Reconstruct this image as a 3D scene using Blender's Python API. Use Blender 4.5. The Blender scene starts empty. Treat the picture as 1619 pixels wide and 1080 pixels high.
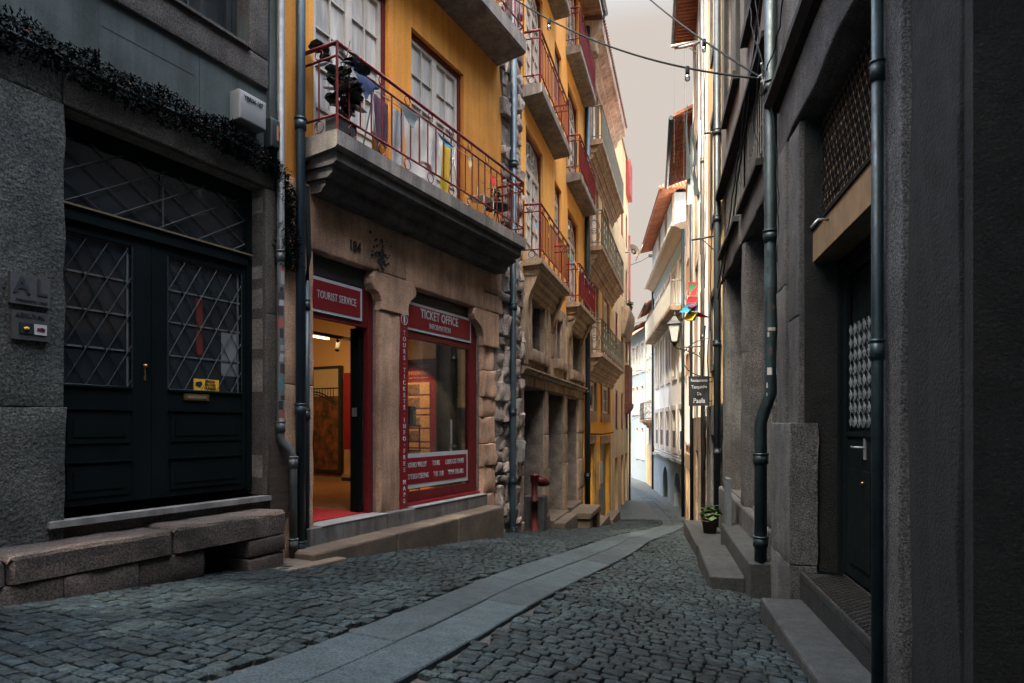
import bpy, bmesh, math, random
from mathutils import Vector, noise
random.seed(7)
R=random.random
def U(a,b): return a+(b-a)*random.random()
S=bpy.context.scene
COL=S.collection
# ------------------------------------------------------------------ materials
def M(name,c1,c2=None,s=3.0,rough=.8,bump=.25,fine=0,fs=110,island=0,metal=0,streak=0,bs=None,bd=.01,stretch=(1,1,1),coat=0,spec=.4,blotch=0,dirt=0,warm=0):
    m=bpy.data.materials.new(name); m.use_nodes=True; nt=m.node_tree; N=nt.nodes; L=nt.links
    b=N['Principled BSDF']; b.inputs['Roughness'].default_value=rough; b.inputs['Metallic'].default_value=metal
    b.inputs['Specular IOR Level'].default_value=spec; b.inputs['Coat Weight'].default_value=coat
    tc=N.new('ShaderNodeTexCoord'); mp=N.new('ShaderNodeMapping'); mp.inputs['Scale'].default_value=stretch
    L.new(tc.outputs['Object'],mp.inputs['Vector'])
    def nz(sc,det=5,vec=None,r=.55):
        n=N.new('ShaderNodeTexNoise'); n.inputs['Scale'].default_value=sc; n.inputs['Detail'].default_value=det; n.inputs['Roughness'].default_value=r
        L.new(vec or mp.outputs['Vector'],n.inputs['Vector']); return n.outputs['Fac']
    def mr(x,a,b_,c,d):
        n=N.new('ShaderNodeMapRange'); L.new(x,n.inputs[0])
        for i,v in enumerate((a,b_,c,d)): n.inputs[i+1].default_value=v
        return n.outputs[0]
    def mul(col,val):
        n=N.new('ShaderNodeMix'); n.data_type='RGBA'; n.blend_type='MULTIPLY'; n.inputs[0].default_value=1
        L.new(col,n.inputs[6]); L.new(val,n.inputs[7]); return n.outputs[2]
    mx=N.new('ShaderNodeMix'); mx.data_type='RGBA'
    c2=c2 or tuple(x*.75 for x in c1)
    mx.inputs[6].default_value=(*c1,1); mx.inputs[7].default_value=(*c2,1)
    L.new(mr(nz(s),.35,.65,0,1),mx.inputs[0]); col=mx.outputs[2]
    if fine: col=mul(col,mr(nz(fs,3),.4,.6,1-fine,1+fine))
    if blotch: col=mul(col,mr(nz(s*.35,4),.35,.6,1-blotch,1+blotch*.3))
    if streak:
        mp2=N.new('ShaderNodeMapping'); mp2.inputs['Scale'].default_value=(6,6,.5); L.new(tc.outputs['Object'],mp2.inputs['Vector'])
        col=mul(col,mr(nz(1.5,6,mp2.outputs['Vector'],.65),.4,.62,1,1-streak))
    if island:
        g=N.new('ShaderNodeNewGeometry'); col=mul(col,mr(g.outputs['Random Per Island'],0,1,1-island,1+island))
    if warm:
        wn=N.new('ShaderNodeTexWhiteNoise'); wn.noise_dimensions='1D'; g3=N.new('ShaderNodeNewGeometry'); L.new(g3.outputs['Random Per Island'],wn.inputs['W'])
        wm=N.new('ShaderNodeMix'); wm.data_type='RGBA'; L.new(wn.outputs['Value'],wm.inputs[0]); wm.inputs[6].default_value=(1-warm*.3,1,1+warm*.25,1); wm.inputs[7].default_value=(1+warm,1,1-warm*.6,1)
        col=mul(col,wm.outputs[2])
    L.new(col,b.inputs['Base Color'])
    if bump:
        bp=N.new('ShaderNodeBump'); bp.inputs['Strength'].default_value=bump; bp.inputs['Distance'].default_value=bd
        L.new(nz(bs or s*10,8,None,.6),bp.inputs['Height']); L.new(bp.outputs[0],b.inputs['Normal'])
    L.new(mr(nz(s*4),.3,.7,max(.03,rough-.12),min(1,rough+.1)),b.inputs['Roughness'])
    return m
def glassmat(name,tint=(.9,.9,.9),refl=.12):
    m=bpy.data.materials.new(name); m.use_nodes=True; nt=m.node_tree; N=nt.nodes; L=nt.links; N.clear()
    o=N.new('ShaderNodeOutputMaterial'); t=N.new('ShaderNodeBsdfTransparent'); t.inputs[0].default_value=(*tint,1)
    g=N.new('ShaderNodeBsdfGlossy'); g.inputs['Roughness'].default_value=.03; g.inputs[0].default_value=(.9,.92,.95,1)
    lw=N.new('ShaderNodeLayerWeight'); lw.inputs[0].default_value=.35
    mr=N.new('ShaderNodeMapRange'); mr.inputs[3].default_value=refl*.6; mr.inputs[4].default_value=min(1,refl*4); L.new(lw.outputs['Fresnel'],mr.inputs[0])
    x=N.new('ShaderNodeMixShader'); L.new(mr.outputs[0],x.inputs[0]); L.new(t.outputs[0],x.inputs[1]); L.new(g.outputs[0],x.inputs[2]); L.new(x.outputs[0],o.inputs[0]); return m
def emat(name,c,st):
    m=bpy.data.materials.new(name); m.use_nodes=True; b=m.node_tree.nodes['Principled BSDF']
    b.inputs['Base Color'].default_value=(*c,1); b.inputs['Emission Color'].default_value=(*c,1); b.inputs['Emission Strength'].default_value=st; return m
sett=M('setts',(0.02356,0.03738,0.04074),(0.01167,0.01975,0.02258),2.2,.78,1,.55,55,.30,bs=55,bd=.010,spec=.22,blotch=.4,warm=.16)
mortar=M('joint_sand',(.055,.053,.048),(.03,.03,.03),9,.95,.6)
slabm=M('paving_slab',(0.03032,0.04748,0.05397),(0.02205,0.03495,0.04049),2.5,.8,.8,.5,70,.2,bs=90,bd=.005,blotch=.3)
farpave=M('far_setts',(0.048,0.06098,0.0631),(0.033,0.0425,0.04536),8,.8,.6,.2,30)
graniteD=M('granite_left',(0.08798,0.07497,0.0619),(0.05355,0.04743,0.04102),1.6,.9,.9,.5,95,.10,streak=.2,bs=70,bd=.012)
graniteP=M('granite_rough',(0.08311,0.08683,0.07491),(0.04534,0.04962,0.04495),2,.95,1,.5,70,.06,bs=36,bd=.024,blotch=.3)
graniteB=M('granite_warm',(0.5818,0.3702,0.2411),(0.3879,0.2467,0.1661),2.2,.9,.55,.28,95,.14,streak=.3,bs=55,bd=.012,blotch=.4)
graniteC=M('granite_pale',(0.4212,0.3159,0.2156),(0.2726,0.2016,0.1408),2.4,.9,.5,.22,80,.13,streak=.35,bs=50,bd=.012,blotch=.35)
graniteR=M('granite_dark',(0.0924,0.09513,0.09648),(0.05023,0.05536,0.05967),1.8,.9,1,.6,85,.06,streak=.3,bs=75,bd=.018,blotch=.35)
graniteK=M('granite_shade',(0.002286,0.004663,0.005034),(0.001344,0.002944,0.003191),1.8,.92,1,.5,75,.10,bs=60,bd=.015)  # darker granite copy, shade put into the colour of piers and jambs
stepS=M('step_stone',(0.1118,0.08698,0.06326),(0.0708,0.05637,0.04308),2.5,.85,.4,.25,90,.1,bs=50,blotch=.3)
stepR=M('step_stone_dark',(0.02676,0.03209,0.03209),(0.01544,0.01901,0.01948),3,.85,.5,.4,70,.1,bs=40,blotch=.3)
concr=M('balcony_concrete',(0.2647,0.2387,0.2094),(0.1667,0.1543,0.1408),3,.88,.4,.15,60,.08,streak=.4,blotch=.3)
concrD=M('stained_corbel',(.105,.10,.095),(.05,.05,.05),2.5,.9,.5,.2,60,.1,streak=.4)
plGrey=M('grey_plaster',(0.09009,0.1108,0.1031),(0.0659,0.08233,0.07699),1.2,.9,.25,.06,60,streak=.3,blotch=.35,bs=30)
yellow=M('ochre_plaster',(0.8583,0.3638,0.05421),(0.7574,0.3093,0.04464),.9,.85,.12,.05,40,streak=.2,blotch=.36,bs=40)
yellow2=M('ochre_plaster_sun',(0.8877,0.4608,0.101),(0.7942,0.3964,0.08415),.9,.85,.12,.05,40,streak=.12,blotch=.15,bs=40)  # brighter copy of the ochre plaster, sunlight put into the colour
orange=M('orange_plaster',(0.92,0.489,0.028),(0.8494,0.4075,0.024),1.2,.8,.12,.05,40,streak=.12,blotch=.15)
mortW=M('rubble_mortar',(.22,.19,.16),(.13,.115,.10),5,.95,.9,.2,50,bs=30,bd=.02)
rubble=M('rubble_stone',(0.378,0.315,0.266),(0.21,0.182,0.161),4,.95,.9,.3,70,.34,bs=35,bd=.02)
redw=M('red_wood',(0.1228,0.00867,0.01084),(0.0867,0.007225,0.00867),3,.5,.1)
redp=M('red_panel',(0.1836,0.00918,0.01377),(0.153,0.00765,0.01147),1.5,.45,.03)
redr=M('red_iron',(0.195,0.0195,0.02145),(0.1072,0.01365,0.0156),9,.55,.2,metal=.2)
redbright=M('red_hydrant',(.075,.007,.008),(.04,.005,.006),9,.6,.4,blotch=.3,spec=.25)
cream=M('cream_frame',(0.57,0.5225,0.4465),(0.475,0.437,0.38),4,.6,.1,streak=.15)
whitef=M('white_frame',(.78,.75,.70),(.68,.65,.6),4,.6,.1)
curt=M('curtained_pane',(0.7563,0.7109,0.6353),(0.3327,0.3327,0.3177),1.3,.08,.05,stretch=(5,5,.6),coat=1,spec=.8)
curtw=M('bright_pane',(.62,.62,.60),(.38,.40,.41),2,.08,.05,stretch=(4,4,.5),coat=1,spec=.8)
dglass=M('dark_pane',(.02,.024,.027),(.012,.014,.016),2,.06,.04,coat=.25,spec=.45)
doorD=M('dark_door_paint',(0.004944,0.008736,0.009247),(0.003296,0.006004,0.006165),2,.6,.12,streak=.2,bs=30,spec=.08)
latt=M('teal_lattice',(0.01029,0.02499,0.0294),(0.00588,0.0147,0.01764),6,.45,.1,metal=.4)
brass=M('brass',(.45,.27,.09),(.3,.18,.06),8,.35,.1,metal=.9)
tanp=M('tan_metal',(.30,.22,.13),(.20,.15,.095),1.4,.4,.1,metal=.3,streak=.2)
pipeB=M('pipe_blue_grey',(0.04046,0.07065,0.08925),(0.02618,0.04804,0.06247),2.5,.42,.12,streak=.35,metal=.3,spec=.5)
pipeL=M('pipe_pale_grey',(0.1584,0.1728,0.1764),(0.0936,0.1044,0.108),3,.5,.15,streak=.45,metal=.3)
pipeD=M('pipe_dark',(.03,.045,.055),(.018,.026,.03),3,.45,.15,metal=.3)
pipeR=M('pipe_grey_patina',(0.03675,0.06635,0.0766),(0.01839,0.03211,0.0383),4,.45,.2,streak=.5,metal=.4)
woodD=M('dark_board',(.06,.042,.03),(.03,.022,.017),3,.8,.5,.2,stretch=(1,1,6))
black=M('black_paint',(.016,.022,.024),None,4,.5,.1)
cable=M('cable_rubber',(.014,.019,.022),None,5,.85,.1,spec=.1)
signw=M('sign_white',(0.425,0.459,0.476),(0.374,0.408,0.425),2,.5,.03)
greyb=M('grey_box',(0.2352,0.2408,0.2352),(0.2016,0.2072,0.2016),2,.5,.05)
leaf=M('garland_green',(0.0028,0.00616,0.00504),(0.0014,0.00336,0.00308),12,.95,.1,island=.6,spec=.05)
leafG=M('plant_green',(0.036,0.072,0.018),(0.018,0.042,0.012),12,.5,.1,island=.4)
leafD=M('rubber_leaf',(.015,.026,.022),(.01,.018,.018),5,.3,.05,island=.4,spec=.6)
tile=M('roof_tile',(0.306,0.1105,0.05525),(0.204,0.0765,0.0425),5,.85,.3,.15,30,.2)
soff=M('soffit_wood',(.36,.25,.17),(.25,.17,.12),3,.85,.3,streak=.3)
wht=M('white_plaster',(0.92,0.92,0.9022),(0.92,0.8907,0.8328),.8,.9,.1,streak=.1,blotch=.08)
bluebase=M('blue_grey_render',(0.2875,0.3565,0.391),(0.23,0.2875,0.322),.8,.85,.1,streak=.2,blotch=.15)
palebl=M('pale_blue_plaster',(0.572,0.702,0.754),(0.494,0.611,0.663),.8,.9,.1,streak=.15)
tanpl=M('tan_plaster',(0.6552,0.4896,0.2714),(0.5544,0.4039,0.2246),1,.9,.15,streak=.3,blotch=.2)
peach=M('peach_plaster',(0.726,0.462,0.286),(0.66,0.407,0.242),1,.9,.1,streak=.15)
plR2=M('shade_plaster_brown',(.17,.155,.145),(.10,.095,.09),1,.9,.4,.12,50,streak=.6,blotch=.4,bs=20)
plR3=M('weathered_cream',(0.598,0.533,0.442),(0.39,0.338,0.273),1.2,.9,.3,.1,50,streak=.5,blotch=.3)
greenish=M('green_grey_iron',(.16,.165,.125),(.10,.105,.085),5,.6,.15,metal=.2)
steel=M('galvanised',(.35,.37,.38),(.25,.27,.28),5,.4,.1,metal=.6)
warmw=M('shop_wall',(.50,.31,.13),(.47,.29,.12),.5,.85,.02)
woodf=M('shop_floor',(.30,.16,.07),(.20,.10,.04),2,.4,.1,stretch=(1,6,1))
carpet=M('red_carpet',(.42,.02,.02),(.32,.015,.016),20,.95,.5,bs=120)
photoS=M('picture_sepia',(.42,.33,.2),(.36,.27,.15),1.5,.4,0)
photoD=M('picture_dark',(.035,.022,.016),(.17,.065,.025),7,.4,0)
priceY=M('price_card',(0.558,0.32,0.14),(0.495,0.272,0.112),3,.5,0)
photoB=M('card_photo',(.05,.06,.03),(.32,.14,.07),16,.5,0)
yelst=M('yellow_sticker',(.72,.40,.03),(.66,.36,.03),5,.5,0)
lampgl=M('lamp_glass',(.50,.52,.51),(.42,.44,.43),3,.25,0,spec=.6)
bulbg=glassmat('bulb_glass',(.72,.8,.82),.25)
shopg=glassmat('shop_glass',(.72,.74,.76),.13)
tube_e=emat('lit_tube',(1,.62,.3),9)
def plain(n,c,c2=None,r=.85,**k): return M(n,c,c2,4,r,.15,**k)
# ------------------------------------------------------------------ frames
class Fac:
    def __init__(s,p,d,side):
        l=math.hypot(*d); s.p=Vector((p[0],p[1],0)); s.d=Vector((d[0]/l,d[1]/l,0)); s.side=side
        s.n=Vector((s.d.y,-s.d.x,0)) if side=='L' else Vector((-s.d.y,s.d.x,0))
        s.s=1 if side=='L' else -1
    def P(s,t,o=0,z=0):
        v=s.p+s.d*t+s.n*o; return Vector((v.x,v.y,z))
FL=Fac((-2.04,6.5),(.525,1),'L'); FC=Fac((-.008,10.37),(.28,1),'L'); FR=Fac((1.3,0),(.22,1),'R'); FW=Fac((6.75,24.6),(.118,1),'R')
PR=[(-40,-.9),(-10,.437),(0,1.052),(5,1.36),(9,1.61),(11,1.80),(13,2.08),(22,3.38),(25,3.50),(30,3.56),(45,3.76),(70,4.3),(400,14)]
def prof(Y):
    for i in range(len(PR)-1):
        a,b=PR[i],PR[i+1]
        if Y<=b[0]:
            return a[1]+(b[1]-a[1])*(Y-a[0])/(b[0]-a[0])
    return PR[-1][1]
def G(X,Y):
    w=min(1,max(0,(22-Y)/12)); Xc=min(7,max(-7,X))
    w2=min(1,max(0,(13-Y)/5))
    p=(prof(Y-.5)+prof(Y)+prof(Y+.5))/3
    return -(p+.0653*Xc*w+.06*max(0,min(3.2,Xc))*w2)
def Gf(f,t,o=0):
    v=f.P(t,o); return G(v.x,v.y)
# ------------------------------------------------------------------ mesh builder
ORG={}
class MB:
    def __init__(s): s.v=[];s.f=[];s.m=[];s.sm=[]
    def add(s,vs,fs,mi=0,smooth=False):
        b=len(s.v); s.v+= [Vector(x) for x in vs]
        for q in fs: s.f.append([b+i for i in q]); s.m.append(mi); s.sm.append(smooth)
        return s
    def hexa(s,p,mi=0): # 8 points bottom4 top4
        return s.add(p,[(0,1,2,3),(7,6,5,4),(0,4,5,1),(1,5,6,2),(2,6,7,3),(3,7,4,0)],mi)
    def box(s,f,t0,t1,o0,o1,z0,z1,mi=0):
        return s.hexa([f.P(t0,o0,z0),f.P(t1,o0,z0),f.P(t1,o1,z0),f.P(t0,o1,z0),f.P(t0,o0,z1),f.P(t1,o0,z1),f.P(t1,o1,z1),f.P(t0,o1,z1)],mi)
    def wbox(s,c,x,y,z,mi=0,rz=0):
        c=Vector(c); ca,sa=math.cos(rz),math.sin(rz); P=[]
        for dz in (-z/2,z/2):
            for dx,dy in ((-x/2,-y/2),(x/2,-y/2),(x/2,y/2),(-x/2,y/2)): P.append(c+Vector((dx*ca-dy*sa,dx*sa+dy*ca,dz)))
        return s.hexa(P,mi)
    def tube(s,pts,r,n=8,mi=0,cap=True,rs=None):
        pts=[Vector(p) for p in pts]; b=len(s.v); prev=None
        for i,p in enumerate(pts):
            a=pts[max(0,i-1)]; c=pts[min(len(pts)-1,i+1)]; d=(c-a)
            if d.length<1e-9: d=Vector((0,0,1))
            d.normalize()
            if prev is None:
                u=d.cross(Vector((0,0,1)));
                if u.length<.05: u=d.cross(Vector((1,0,0)))
            else: u=prev-d*prev.dot(d)
            u.normalize(); prev=u; w=d.cross(u); rr=rs[i] if rs else r
            for k in range(n):
                a_=2*math.pi*k/n; s.v.append(p+u*math.cos(a_)*rr+w*math.sin(a_)*rr)
        for i in range(len(pts)-1):
            for k in range(n):
                s.f.append([b+i*n+k,b+i*n+(k+1)%n,b+(i+1)*n+(k+1)%n,b+(i+1)*n+k]); s.m.append(mi); s.sm.append(n>4)
        if cap:
            s.f.append([b+k for k in range(n)][::-1]); s.m.append(mi); s.sm.append(False)
            q=b+(len(pts)-1)*n; s.f.append([q+k for k in range(n)]); s.m.append(mi); s.sm.append(False)
        return s
    def lathe(s,base,prof_,n=14,mi=0):
        base=Vector(base); pts=[base+Vector((0,0,z)) for r,z in prof_]
        b=len(s.v)
        for r,z in prof_:
            for k in range(n):
                a=2*math.pi*k/n; s.v.append(base+Vector((r*math.cos(a),r*math.sin(a),z)))
        for i in range(len(prof_)-1):
            for k in range(n):
                s.f.append([b+i*n+k,b+i*n+(k+1)%n,b+(i+1)*n+(k+1)%n,b+(i+1)*n+k]); s.m.append(mi); s.sm.append(True)
        s.f.append([b+k for k in range(n)][::-1]); s.m.append(mi); s.sm.append(False)
        q=b+(len(prof_)-1)*n; s.f.append([q+k for k in range(n)]); s.m.append(mi); s.sm.append(False)
        return s
    def prism(s,f,poly,o0,o1,mi=0): # poly in (t,z)
        n=len(poly); vs=[f.P(t,o1,z) for t,z in poly]+[f.P(t,o0,z) for t,z in poly]
        return s.add(vs,[list(range(n)),list(range(2*n-1,n-1,-1))]+[(i,(i+1)%n,n+(i+1)%n,n+i) for i in range(n)],mi)
    def oprism(s,f,poly,t0,t1,mi=0): # poly in (o,z), swept along t
        n=len(poly); vs=[f.P(t0,o,z) for o,z in poly]+[f.P(t1,o,z) for o,z in poly]
        return s.add(vs,[list(range(n)),list(range(2*n-1,n-1,-1))]+[(i,(i+1)%n,n+(i+1)%n,n+i) for i in range(n)],mi)
    def stone(s,f,t0,t1,o0,o1,z0,z1,r=.015,amp=.006,mi=0,jit=0):
        W,H=abs(t1-t0),abs(z1-z0); r=min(r,W*.3,H*.3)
        nu=max(2,min(9,int(W/.09))); nv=max(2,min(9,int(H/.09)))
        us=[0,r*.35,r]+[r+(W-2*r)*i/nu for i in range(1,nu)]+[W-r,W-r*.35,W]; vs_=[0,r*.35,r]+[r+(H-2*r)*i/nv for i in range(1,nv)]+[H-r,H-r*.35,H]
        j=[U(-jit,jit) for _ in range(8)]; b=len(s.v); nU,nV=len(us),len(vs_); sd=U(0,99)
        for v in vs_:
            for u in us:
                a,c=u/W,v/H
                tt=t0+u+((j[0]*(1-a)+j[1]*a)*(1-c)+(j[2]*(1-a)+j[3]*a)*c)
                zz=z0+v+((j[4]*(1-a)+j[5]*a)*(1-c)+(j[6]*(1-a)+j[7]*a)*c)
                e=min(u,W-u,v,H-v); k=min(1,e/r); oo=o1-r*(1-math.sqrt(max(0,1-(1-k)**2)))+noise.noise(Vector((tt*6+sd,zz*6,sd)))*amp*2+noise.noise(Vector((tt*22+sd,zz*22,sd)))*amp
                if k<.999: # pull the edge inwards a little, unevenly
                    q=noise.noise(Vector((tt*9,zz*9,sd)))*amp
                    tt+=q; zz+=q
                s.v.append(f.P(tt,oo,zz))
        for y in range(nV-1):
            for x in range(nU-1):
                s.f.append([b+y*nU+x,b+y*nU+x+1,b+(y+1)*nU+x+1,b+(y+1)*nU+x]); s.m.append(mi); s.sm.append(True)
        ring=[b+x for x in range(nU)]+[b+y*nU+nU-1 for y in range(1,nV)]+[b+(nV-1)*nU+x for x in range(nU-2,-1,-1)]+[b+y*nU for y in range(nV-2,0,-1)]
        c0=len(s.v)
        dd=f.n*(o0-o1)
        for i in ring: s.v.append(s.v[i]+dd)
        n=len(ring)
        for i in range(n):
            s.f.append([ring[i],c0+i,c0+(i+1)%n,ring[(i+1)%n]]); s.m.append(mi); s.sm.append(True)
        return s
    def build(s,name,mat,parent=None,org=None,recalc=True):
        if parent is not None: org=ORG[parent.name]
        org=Vector(org) if org is not None else Vector((0,0,0))
        me=bpy.data.meshes.new(name); me.from_pydata([v-org for v in s.v],[],s.f)
        ms=mat if isinstance(mat,(list,tuple)) else [mat]
        for m in ms: me.materials.append(m)
        me.polygons.foreach_set('material_index',s.m); me.polygons.foreach_set('use_smooth',s.sm)
        if recalc:
            bm=bmesh.new(); bm.from_mesh(me); bmesh.ops.recalc_face_normals(bm,faces=bm.faces); bm.to_mesh(me); bm.free()
        me.update(); ob=bpy.data.objects.new(name,me); COL.objects.link(ob)
        if parent is not None: ob.parent=parent
        else: ob.location=org
        ORG[ob.name]=org; return ob
def thing(name,label,cat,loc,group=None):
    o=bpy.data.objects.new(name,None); COL.objects.link(o); o.location=loc; o.empty_display_size=.1
    ORG[o.name]=Vector(loc); return tag(o,label,cat,group)
def tag(o,label,cat=None,group=None):
    o['label']=label
    if cat: o['category']=cat
    if group: o['group']=group
    return o
def struct(o): o['kind']='structure'; return o
def lab(o,l): o['label']=l; return o
def copy_tree(src,loc,label,group=None):
    r=src.copy(); COL.objects.link(r); r.location=loc; r['label']=label
    if group: r['group']=group
    for ch in [c for c in bpy.data.objects if c.parent==src]:
        c=ch.copy(); COL.objects.link(c); c.parent=r
        for g in [x for x in bpy.data.objects if x.parent==ch]:
            d=g.copy(); COL.objects.link(d); d.parent=c
    return r
def wall(mb,f,t0,t1,z0,z1,o=0,holes=(),depth=.2,mi=0,mi2=None,thick=None):
    ts=sorted({t0,t1,*[min(t1,max(t0,x)) for h in holes for x in h[:2]]}); zs=sorted({z0,z1,*[min(z1,max(z0,x)) for h in holes for x in h[2:4]]})
    for a,b in zip(ts,ts[1:]):
        for c,d in zip(zs,zs[1:]):
            m,n=(a+b)/2,(c+d)/2
            if any(h[0]<m<h[1] and h[2]<n<h[3] for h in holes): continue
            mb.add([f.P(a,o,c),f.P(b,o,c),f.P(b,o,d),f.P(a,o,d)],[(0,1,2,3)],mi)
    for h in holes:
        a,b,c,d=h[:4]; e=o-depth; k=mi if mi2 is None else mi2
        mb.add([f.P(a,o,c),f.P(a,e,c),f.P(a,e,d),f.P(a,o,d)],[(0,1,2,3)],k); mb.add([f.P(b,o,c),f.P(b,e,c),f.P(b,e,d),f.P(b,o,d)],[(0,1,2,3)],k)
        mb.add([f.P(a,o,d),f.P(a,e,d),f.P(b,e,d),f.P(b,o,d)],[(0,1,2,3)],k); mb.add([f.P(a,o,c),f.P(a,e,c),f.P(b,e,c),f.P(b,o,c)],[(0,1,2,3)],k)
    if thick: # ends, top and back of the building volume
        B=o-thick
        mb.add([f.P(t0,o,z0),f.P(t0,B,z0),f.P(t0,B,z1),f.P(t0,o,z1)],[(0,1,2,3)],mi); mb.add([f.P(t1,o,z0),f.P(t1,B,z0),f.P(t1,B,z1),f.P(t1,o,z1)],[(0,1,2,3)],mi)
        mb.add([f.P(t0,o,z1),f.P(t0,B,z1),f.P(t1,B,z1),f.P(t1,o,z1)],[(0,1,2,3)],mi); mb.add([f.P(t0,B,z0),f.P(t1,B,z0),f.P(t1,B,z1),f.P(t0,B,z1)],[(0,1,2,3)],mi)
    return mb
def masonry(mb,f,t0,t1,zs,w,o0,o1,holes=(),r=.015,amp=.006,gap=.012,jit=0,mi=0):
    for a,b in zip(zs,zs[1:]):
        m=(a+b)/2; iv=[(t0,t1)]
        for h in holes:
            if h[2]<m<h[3]:
                n=[]
                for x,y in iv:
                    if h[1]<=x or h[0]>=y: n.append((x,y)); continue
                    if h[0]>x: n.append((x,h[0]))
                    if h[1]<y: n.append((h[1],y))
                iv=n
        for x,y in iv:
            if y-x<.04: continue
            k=max(1,round((y-x)/U(*w))); cuts=[x]+[x+(y-x)*(i+U(-.22,.22))/k for i in range(1,k)]+[y]
            for c,d in zip(cuts,cuts[1:]):
                mb.stone(f,c+gap/2,d-gap/2,o0,o1+U(-amp,amp)*1.5,a+gap/2,b-gap/2,r,amp,mi,jit)
    return mb
def clipline(x0,z0,dx,dz,r):
    t0,t1=-1e9,1e9
    for p,d,lo,hi in ((x0,dx,r[0],r[1]),(z0,dz,r[2],r[3])):
        if abs(d)<1e-9:
            if not lo<=p<=hi: return None
            continue
        a,b=(lo-p)/d,(hi-p)/d
        if a>b: a,b=b,a
        t0=max(t0,a);t1=min(t1,b)
    return None if t1-t0<.02 else ((x0+dx*t0,z0+dz*t0),(x0+dx*t1,z0+dz*t1))
def lattice(mb,f,r,o,sp,slope,w=.007,both=True,mi=0):
    for sg in ((1,-1) if both else (1,)):
        k=-60
        while k<60:
            q=clipline(r[0]+k*sp,r[2],1,slope*sg,r)
            if q:
                (a,b),(c,d)=q; mb.tube([f.P(a,o+(.006 if sg>0 else -.003),b),f.P(c,o+(.006 if sg>0 else -.003),d)],w,4,mi)
            k+=1
def text(parent,name,s,org,xd,up,nd,size,mat,sx=1,bold=0,al='CENTER',ext=.002,ls=1):
    cu=bpy.data.curves.new('t','FONT'); cu.body=s; cu.size=size; cu.align_x=al; cu.align_y='CENTER'; cu.offset=bold; cu.extrude=ext; cu.space_character=ls; cu.resolution_u=3
    ob=bpy.data.objects.new('t',cu); COL.objects.link(ob); dg=bpy.context.evaluated_depsgraph_get(); dg.update()
    me=bpy.data.meshes.new_from_object(ob.evaluated_get(dg)); bpy.data.objects.remove(ob); bpy.data.curves.remove(cu)
    po=ORG[parent.name]; org=Vector(org)
    for v in me.vertices: v.co=org-po+xd*(v.co.x*sx)+up*v.co.y+nd*(v.co.z+ext)
    me.materials.clear(); me.materials.append(mat); me.name=name; me.update()
    o=bpy.data.objects.new(name,me); COL.objects.link(o); o.parent=parent; ORG[o.name]=po; return o
Z=Vector((0,0,1))
def ftext(parent,name,s,f,t,o,z,size,mat,**k): return text(parent,name,s,f.P(t,o,z),f.d*f.s,Z,f.n,size,mat,**k)
def ring(c,u,w,r,n=16): return [Vector(c)+u*math.cos(2*math.pi*i/n)*r+w*math.sin(2*math.pi*i/n)*r for i in range(n+1)]
def window(parent,f,t0,t1,z0,z1,o,mats,cols=2,rows=3,leaves=2,panel=0,arch=False,fw=.05,outer=None,name='window',surround=0,bars=.018):
    """mats: outer frame, sash, pane"""
    mb=MB(); a,b=t0,t1
    mb.box(f,a,a+fw,o,o+.07,z0,z1);mb.box(f,b-fw,b,o,o+.07,z0,z1);mb.box(f,a+fw,b-fw,o,o+.068,z1-fw,z1);mb.box(f,a+fw,b-fw,o,o+.068,z0,z0+fw*.6)
    fr=mb.build(name,mats[0],parent); a+=fw;b-=fw;zb=z0+fw*.6;zt=z1-fw
    sb=MB(); top=zt
    if arch:
        top=zt-(b-a)*.42; sb.box(f,a,b,o,o+.05,top-.05,top)
        cx=(a+b)/2; rr=(b-a)/2
        for q in (1,.6):
            sb.tube([f.P(cx+math.cos(i*math.pi/12)*rr*q*.95,o+.03,top+math.sin(i*math.pi/12)*(zt-top)*q*.95) for i in range(13)],.014,4)
        for i in range(1,6): sb.tube([f.P(cx+math.cos(i*math.pi/6)*rr*.3,o+.03,top+math.sin(i*math.pi/6)*(zt-top)*.3),f.P(cx+math.cos(i*math.pi/6)*rr*.95,o+.03,top+math.sin(i*math.pi/6)*(zt-top)*.95)],.01,4)
        tt=top-.05
    else: tt=zt
    lw=(b-a)/leaves
    for l in range(leaves):
        x,y=a+lw*l,a+lw*(l+1); st=.05 if leaves>1 or b-a>.5 else .03
        sb.box(f,x,x+st,o+.005,o+.05,zb,tt);sb.box(f,y-st,y,o+.005,o+.05,zb,tt);sb.box(f,x+st,y-st,o+.005,o+.048,tt-st,tt);sb.box(f,x+st,y-st,o+.005,o+.048,zb,zb+st)
        pz=zb+st
        if panel:
            pz=zb+panel; sb.box(f,x+st,y-st,o,o+.03,zb+st,pz); sb.box(f,x+st,y-st,o,o+.047,pz,pz+.04); sb.box(f,x+st+.04,y-st-.04,o+.03,o+.038,zb+st+.05,pz-.05); pz+=.04
        for i in range(1,cols): c=x+st+(y-x-2*st)*i/cols; sb.box(f,c-bars/2,c+bars/2,o+.01,o+.04,pz,tt-st)
        for i in range(1,rows): c=pz+(tt-st-pz)*i/rows; sb.box(f,x+st,y-st,o+.01,o+.038,c-bars/2,c+bars/2)
    sb.build('sash',mats[1],fr)
    MB().box(f,t0+.01,t1-.01,o-.02,o+.012,z0+.01,z1-.01).build('pane',mats[2],fr)
    return fr
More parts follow.
